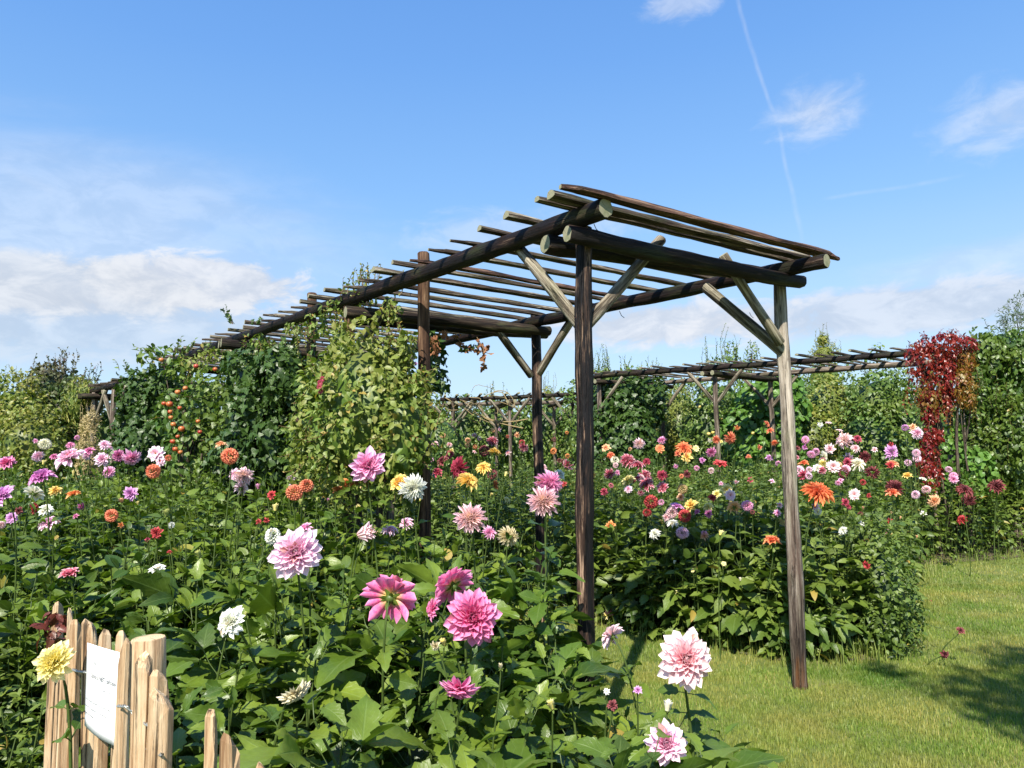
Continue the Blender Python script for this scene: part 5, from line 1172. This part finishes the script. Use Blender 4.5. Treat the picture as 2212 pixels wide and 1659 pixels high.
leafT = [leaf_tmpl(8, 4, .5, .14, d, .3, .7, .85, .03) for d in (.2, .45)]
LEAFM = []
for g_, nm_ in ((G_DAHLIA, 0), (G_DAHLIA_FAR, 1)):
    for q_ in range(2):
        V, F, A = leafT[q_]; A = A.copy(); A[:, 2] = .35 + .3 * q_; V = V + [0, .3, 0]; tv = tube([(0, 0, 0), (0, .16, .01), (0, .32, 0)], .018, 4)
        V, F, A = tmpl_join([(V, F, A), tv]); m_ = quads_mesh('leaf', V, F, A); m_.materials.append(g_); LEAFM.append(m_)
rgf = np.random.default_rng(77)
for (x, y, size, kind, pal, face, depth, label, bend) in FL:
    mx = MAXS[kind]; d0, bed = march(x, y, .09 if size < 34 else .04)
    if label.startswith('small dark maroon dahlia at the far right') or (x > 2030 and y > 1350): depth = 5.15
    if depth is None:
        d = d0 if d0 is not None else (6.2 if x < 640 else (8.6 if x < 1300 else 9.2))
        if x < 640: d = min(d, 7.0)
        if y < 1000 and x > 1000: d = min(d, 9.4)
        d = min(d, mx * FPX / size)
    else: d = depth
    p = P(x, y, d); real = size * d / FPX
    to_cam = norm((CAM - p)[None])[0]
    fdir = np.array(face, float) if face is not None else to_cam + np.array([0, 0, .35]) + rgf.normal(0, .42, 3)
    fdir = norm(fdir[None])[0]
    lod = 2 if size > 40 else (1 if size > 17 else 0)
    if kind == 'bud': lod = min(lod, 1)
    bx = p[0] + rgf.uniform(-.12, .12) - fdir[0] * .10; by = p[1] + .06 + rgf.uniform(-.03, .14)
    for bd in ('left', 'middle', 'weeds'): pass
    root = empty('dahlia' if kind != 'bud' else 'dahlia_bud', (bx, by, 0))
    tag(root, label, 'dahlia' if kind != 'bud' else 'flower bud', 'dahlias in bloom in the beds' if kind != 'bud' else 'dahlia buds in the beds')
    b = bpy.data.objects.new('bloom' if kind != 'bud' else 'bud', bloom_mesh(kind, pal, lod, int(rgf.integers(0, 3)) if lod else 0)); COL.objects.link(b); b.parent = root
    z = Vector(fdir); qd = z.to_track_quat('Z', 'Y'); Rm = qd.to_matrix().to_4x4() @ Matrix.Rotation(rgf.uniform(0, 6.28), 4, 'Z')
    sc = real * (1.0 if kind not in ('bud', 'half') else 1.25)
    off = Vector(p) - root.location
    sx = rgf.uniform(.93, 1.07)
    b.matrix_local = Matrix.Translation(off) @ Rm @ Matrix.Diagonal((sc * sx, sc / sx, sc * rgf.uniform(.85, 1.1), 1))
    if lod > 0 or kind == 'bud':
        c = bpy.data.objects.new('calyx', CALYX); COL.objects.link(c); c.parent = root
        ks = 1.0 if kind != 'bud' else 1.9
        c.matrix_local = Matrix.Translation(off - Vector(fdir) * (sc * (.0 if kind in ('deco', 'loose', 'cactus', 'open') else .18))) @ Rm @ Matrix.Scale(sc * ks, 4)
    back = np.array(off) - fdir * sc * (.10 if kind not in ('ball',) else .25)
    sr = .0050 if size > 60 else (.0040 if size > 25 else .0032)
    t = np.linspace(0, 1, 10)[:, None]; c1 = back - fdir * min(.12, real * .9) * np.array([1, 1, .6]) + [0, 0, -.05]
    c2 = np.array([rgf.normal(0, .07), rgf.normal(0, .05), back[2] * .5]); pts = (1 - t) ** 3 * back + 3 * (1 - t) ** 2 * t * c1 + 3 * (1 - t) * t * t * c2 + t ** 3 * np.array([0, 0, -.02])
    v, f, a4 = tube(pts, np.linspace(sr * .8, sr * 1.5, 10), 6, 1.0, rgf.uniform())
    link('stem', quads_mesh('stem', v, f, a4), root, (G_DAHLIA if size > 25 else G_DAHLIA_FAR,))
    if size > 22 and kind != 'bud':
        for lv, q0 in enumerate((3, 4) if size > 40 else (3,)):
            pp = pts[q0]; az0 = rgf.uniform(0, 3)
            for s_ in (0, 1):
                a = az0 + s_ * pi + lv * pi / 2; el = rgf.uniform(-.1, .6); dd = np.array([cos(a) * cos(el), sin(a) * cos(el), sin(el)]); nn = rgf.normal(0, .3, 3) + [0, -.2, 1]
                L = (.12 if size > 40 else .08) * rgf.uniform(.7, 1.2); R_ = frames(dd[None], nn[None])[0] * L
                lo_ = bpy.data.objects.new('leaf', LEAFM[(0 if size > 40 else 2) + int(rgf.integers(2))]); COL.objects.link(lo_); lo_.parent = root
                Ml = Matrix.Identity(4)
                for i_ in range(3):
                    for j_ in range(3): Ml[i_][j_] = R_[i_][j_]
                    Ml[i_][3] = pp[i_]
                lo_.matrix_local = Ml


# ---------------------------------------------------------------- split chestnut picket fence
def fence_at(px, z=.9):
    lo, hi = -1.0, 1.6
    for _ in range(50):
        m_ = (lo + hi) / 2; q = proj((-1.83 + 1.36 * m_, 2.9 - 1.5 * m_, z))[0]
        if q < px: lo = m_
        else: hi = m_
    return np.array([-1.83 + 1.36 * lo, 2.9 - 1.5 * lo, 0])
fo = fence_at(270); fence = empty('picket_fence', fo)
tag(fence, 'picket fence of pale split chestnut stakes wired together at the lower left', 'fence')
def picket(px, ytop, wpx, dd, seed, lean=0.0, m=W_FRESH):
    rg = np.random.default_rng(seed); b = fence_at(px); d = b[1] + dd; wpx = wpx * 1.05; top = P(px, ytop, d); w = wpx * d / FPX * .475
    n = 6; az = np.sort(rg.uniform(0, 2 * pi, n) * .35 + np.arange(n) * 2 * pi / n); rad = w * rg.uniform(.82, 1.12, n)
    H = top[2] + .05; zs = [0, .25 * H, .5 * H, .75 * H, H - .06, H - .016, H]; V = []; ph = rg.uniform(0, 6, 3); ax = rg.uniform(0, 6)
    for i, z in enumerate(zs):
        k = 1 + .05 * sin(z * 6 + ph[0]); sx = [1, 1, 1, 1, .98, .84, .46][i]
        for a, r in zip(az, rad):
            zz = z + (.012 * cos(a - ax) if i >= 5 else (rg.uniform(-.03, .03) if i == 4 else 0)); bow = .006 * sin(z * 4 + ph[1]) + lean * z
            V.append((r * k * cos(a) * (sx if i < 5 else (sx + .2 * cos(a - ax))) + bow, r * k * sin(a) * .85 * (sx if i < 5 else sx + .1), zz))
    F = [(i * n + j, i * n + (j + 1) % n, (i + 1) * n + (j + 1) % n, (i + 1) * n + j) for i in range(len(zs) - 1) for j in range(n)] + [tuple((len(zs) - 1) * n + j for j in range(n))]
    me = bpy.data.meshes.new('picket'); me.from_pydata(V, [], F); me.polygons.foreach_set('material_index', [0] * (len(F) - 1) + [1])
    o = link('picket', me, fence, (m, W_ENDF)); o.location = Vector((top[0] - lean * H - fo[0], d - fo[1], -.05)); 
    md = o.modifiers.new('bevel', 'BEVEL'); md.width = .003; md.segments = 2; return o
for i, (px, yt, wp, dd, ln) in enumerate([(122, 1303, 26, .05, 0), (151, 1318, 15, .0, 0), (168, 1343, 24, -.02, .01), (199, 1342, 32, .08, -.01), (224, 1364, 27, .10, 0), (270, 1384, 35, -.02, .01), (262, 1366, 26, .18, 0),
                                    (308, 1417, 38, -.08, -.01), (349, 1452, 42, .04, .01), (346, 1494, 60, -.10, .035), (454, 1538, 44, .04, .0), (498, 1588, 48, .02, -.01), (574, 1655, 40, .0, 0), (138, 1400, 20, -.06, .0), (136, 1455, 30, .03, 0)]):
    picket(px, yt, wp, dd, 500 + i, ln)
sd = fence_at(320)[1] + .25; st = P(320, 1379, sd)
log('stake', np.array([st[0] + .01, sd, -.05]), st, .049, .046, W_FRESH, fence, 0, endm=W_ENDF, seed=77, chamfer=.06, rough=.04)
def wire(pts, r=.0036):
    W = [P(x, y, fence_at(x)[1] + dd - .05) for x, y, dd in pts]; out = []
    for s_ in (0, pi):
        q = []
        for a, b in zip(W[:-1], W[1:]):
            n = max(4, int(np.linalg.norm(b - a) / .006))
            for i in range(n):
                t = i / n; c = a + (b - a) * t; ph = len(q) * .9 + s_; q.append(c + [.0028 * cos(ph), .001, .0028 * sin(ph)])
        out.append(tube(q, r * .6, 5))
    V, F, A = tmpl_join(out); link('wire', quads_mesh('wire', V - fo, F, A), fence, (M_WIRE,))
wire([(150, 1444, -.04), (168, 1450, -.05), (186, 1452, -.03), (199, 1456, .03), (215, 1470, .05)])
wire([(254, 1525, -.05), (272, 1526, -.05), (285, 1538, .0), (290, 1550, .0), (306, 1560, -.04), (322, 1568, -.03), (330, 1577, -.07), (345, 1590, -.07)])
wire([(318, 1618, -.03), (330, 1625, -.07), (352, 1632, -.08)])

# paper notice, slipped between the pickets
def notice():
    tl, tr, brr, bl_ = P(189, 1388, 2.36), P(258, 1409, 2.255), P(253, 1612, 2.255), P(183, 1567, 2.36)
    n = 10; V = []; F = []
    nrm = norm(np.cross(tr - tl, bl_ - tl)[None])[0]
    if nrm @ (CAM - tl) < 0: nrm = -nrm
    for i in range(n + 1):
        for j in range(n + 1):
            u_, v_ = j / n, i / n; p = (tl * (1 - u_) + tr * u_) * (1 - v_) + (bl_ * (1 - u_) + brr * u_) * v_
            V.append(p + nrm * (.006 * sin(u_ * pi) * (.4 + v_) - .004 * sin(v_ * 5) * u_))
    F = [(i * (n + 1) + j, i * (n + 1) + j + 1, (i + 1) * (n + 1) + j + 1, (i + 1) * (n + 1) + j) for i in range(n) for j in range(n)]
    org = np.array(bl_); V = np.array(V) - org
    m, t, b = mat('paper'); nz = t.noise(t.new('ShaderNodeTexCoord').outputs['Object'], 25, 3)
    t.link(t.mix(nz, (.80, .80, .83, 1), (.88, .88, .90, 1)), b.inputs['Base Color']); b.inputs['Roughness'].default_value = .35
    o = empty('paper_notice', org); tag(o, 'white printed paper notice in a plastic sleeve fixed to the pickets', 'notice')
    s = link('sheet', quads_mesh('sheet', V, F), o, (m,)); md = s.modifiers.new('t', 'SOLIDIFY'); md.thickness = .0008
    mi, t, b = mat('print_ink'); b.inputs['Base Color'].default_value = (.01, .01, .02, 1); b.inputs['Roughness'].default_value = .6
    ex = tr - tl; ey = tl - bl_; W = np.linalg.norm(ex); Hh = np.linalg.norm(ey)
    def text(body, u0, v0, size, squeeze=1.0, slope=None):
        c = bpy.data.curves.new('printed_text', 'FONT'); c.body = body; c.size = 1; c.extrude = 0
        tmp = bpy.data.objects.new('tmp', c); COL.objects.link(tmp); dg = bpy.context.evaluated_depsgraph_get(); me = bpy.data.meshes.new_from_object(tmp.evaluated_get(dg))
        bpy.data.objects.remove(tmp); co = np.zeros(len(me.vertices) * 3); me.vertices.foreach_get('co', co); co = co.reshape(-1, 3)
        U_ = u0 + co[:, 0] * size / W * squeeze; Vv = v0 - co[:, 1] * size / Hh
        p = (tl * (1 - U_[:, None]) + tr * U_[:, None]) * (1 - Vv[:, None]) + (bl_ * (1 - U_[:, None]) + brr * U_[:, None]) * Vv[:, None]
        p = p + nrm * (.006 * np.sin(U_ * pi) * (.4 + Vv) - .004 * np.sin(Vv * 5) * U_ + .005)[:, None] - org
        me.vertices.foreach_set('co', p.ravel()); me.update(); me.name = 'printed_text'; link('printed_text', me, o, (mi,))
    text("Dahlia's NIET zelf pluk", .19, .375, .019, .82)
    text('ze mogen u zien', .52, .475, .0085, 1.0)
    text("Zelf uitgezocht plukken van de ander vraag", .08, .655, .0085, .98)
    text("dan wilt u graag even in de winkel gaan", .07, .735, .0085, 1.0)
    text('graag zelf gevraagd', .06, .815, .0085, 1.0)
    text('&', .30, .215, .014, 1.0)
notice()

# bronze-leaved plant beside the fence top, small weeds, wild flowers on the climber
bush('bronze_plant', 'small plant with drooping bronze leaves over the last pickets', 'plant', [(118, 1345, 2.72, 24, 30, .05), (105, 1370, 2.7, 14, 18, .04)], .05, L_NEAR[:3], G_BRONZE, 900, 81, trunk=False, core=False, hang=.9, rough=.3, cname='leaves')
for i, (x, y, kind) in enumerate([(650, 465, 0), (630, 495, 0), (625, 530, 0), (635, 560, 0)]):
    px, py = 518.5 + x * .27345, 691.3 + y * .27345; p = P(px, py, 4.98); o = bpy.data.objects.new('climber_flower', bloom_mesh('open', 'crimson', 0, 0)); COL.objects.link(o); o.parent = clem
    o.matrix_local = Matrix.Translation(Vector(p) - clem.location) @ Vector(norm((CAM - p)[None])[0]).to_track_quat('Z', 'Y').to_matrix().to_4x4() @ Matrix.Scale(.045, 4)
for x, y in ((1370, 300), (1355, 340), (1385, 345)):
    px, py = 518.5 + x * .27345, 691.3 + y * .27345; p = P(px, py, 5.33); o = bpy.data.objects.new('climber_flower', bloom_mesh('open', 'orchid', 0, 0)); COL.objects.link(o); o.parent = clem
    o.matrix_local = Matrix.Translation(Vector(p) - clem.location) @ Vector(norm((CAM - p)[None])[0]).to_track_quat('Z', 'Y').to_matrix().to_4x4() @ Matrix.Scale(.035, 4)

# tree behind the camera: throws the leafy shade onto the lawn's corner
def shade_tree():
    rg = np.random.default_rng(91); G = Q(2140, 1500, 0); Ls = 8.2; c = G + SUN_DIR * Ls; acc = Acc()
    cl = [(.15, 0, 0, .5), (.8, -.2, .1, .6), (.6, .55, .2, .3), (-.1, -.75, 0, .16), (.45, -.95, -.2, .34), (1.1, -.9, 0, .5), (-.4, .5, 0, .16), (1.4, .3, 0, .6), (-.1, -.45, .1, .3)]
    for (dx, dy, dz, r) in cl:
        n = int(1500 * r * r * 1.25); v = norm(rg.normal(0, 1, (n, 3))) * (rg.uniform(0, 1, n) ** .45)[:, None] * r
        p = c + [dx, dy, dz] + v * [1, 1, .7]; acc.add(L_OV[0], frames(rg.normal(0, 1, (n, 3)), rg.normal(0, .7, (n, 3)) + [0, 0, 1], rg.uniform(.07, .12, n)), p, rg.uniform(0, 1, n))
    org = np.array([c[0] + .7, c[1] - .6, 0]); root = empty('tree', org); tag(root, 'leafy tree standing behind the viewer whose shade falls on the lawn', 'tree')
    acc.build('crown', (G_TREE,), root, org); its = [tube(curve((0, 0, -.05), c - org + [.1, 0, .2], (.1, 0, 0), 10), np.linspace(.09, .03, 10), 8)]
    for (dx, dy, dz, r) in cl: its.append(tube(curve(c - org + [0, 0, -1.0], c - org + [dx, dy, dz], (0, 0, -.1), 7), np.linspace(.03, .008, 7), 5))
    V, F, A = tmpl_join(its); link('trunk', quads_mesh('trunk', V, F, A), root, (W_BARK,))
shade_tree()
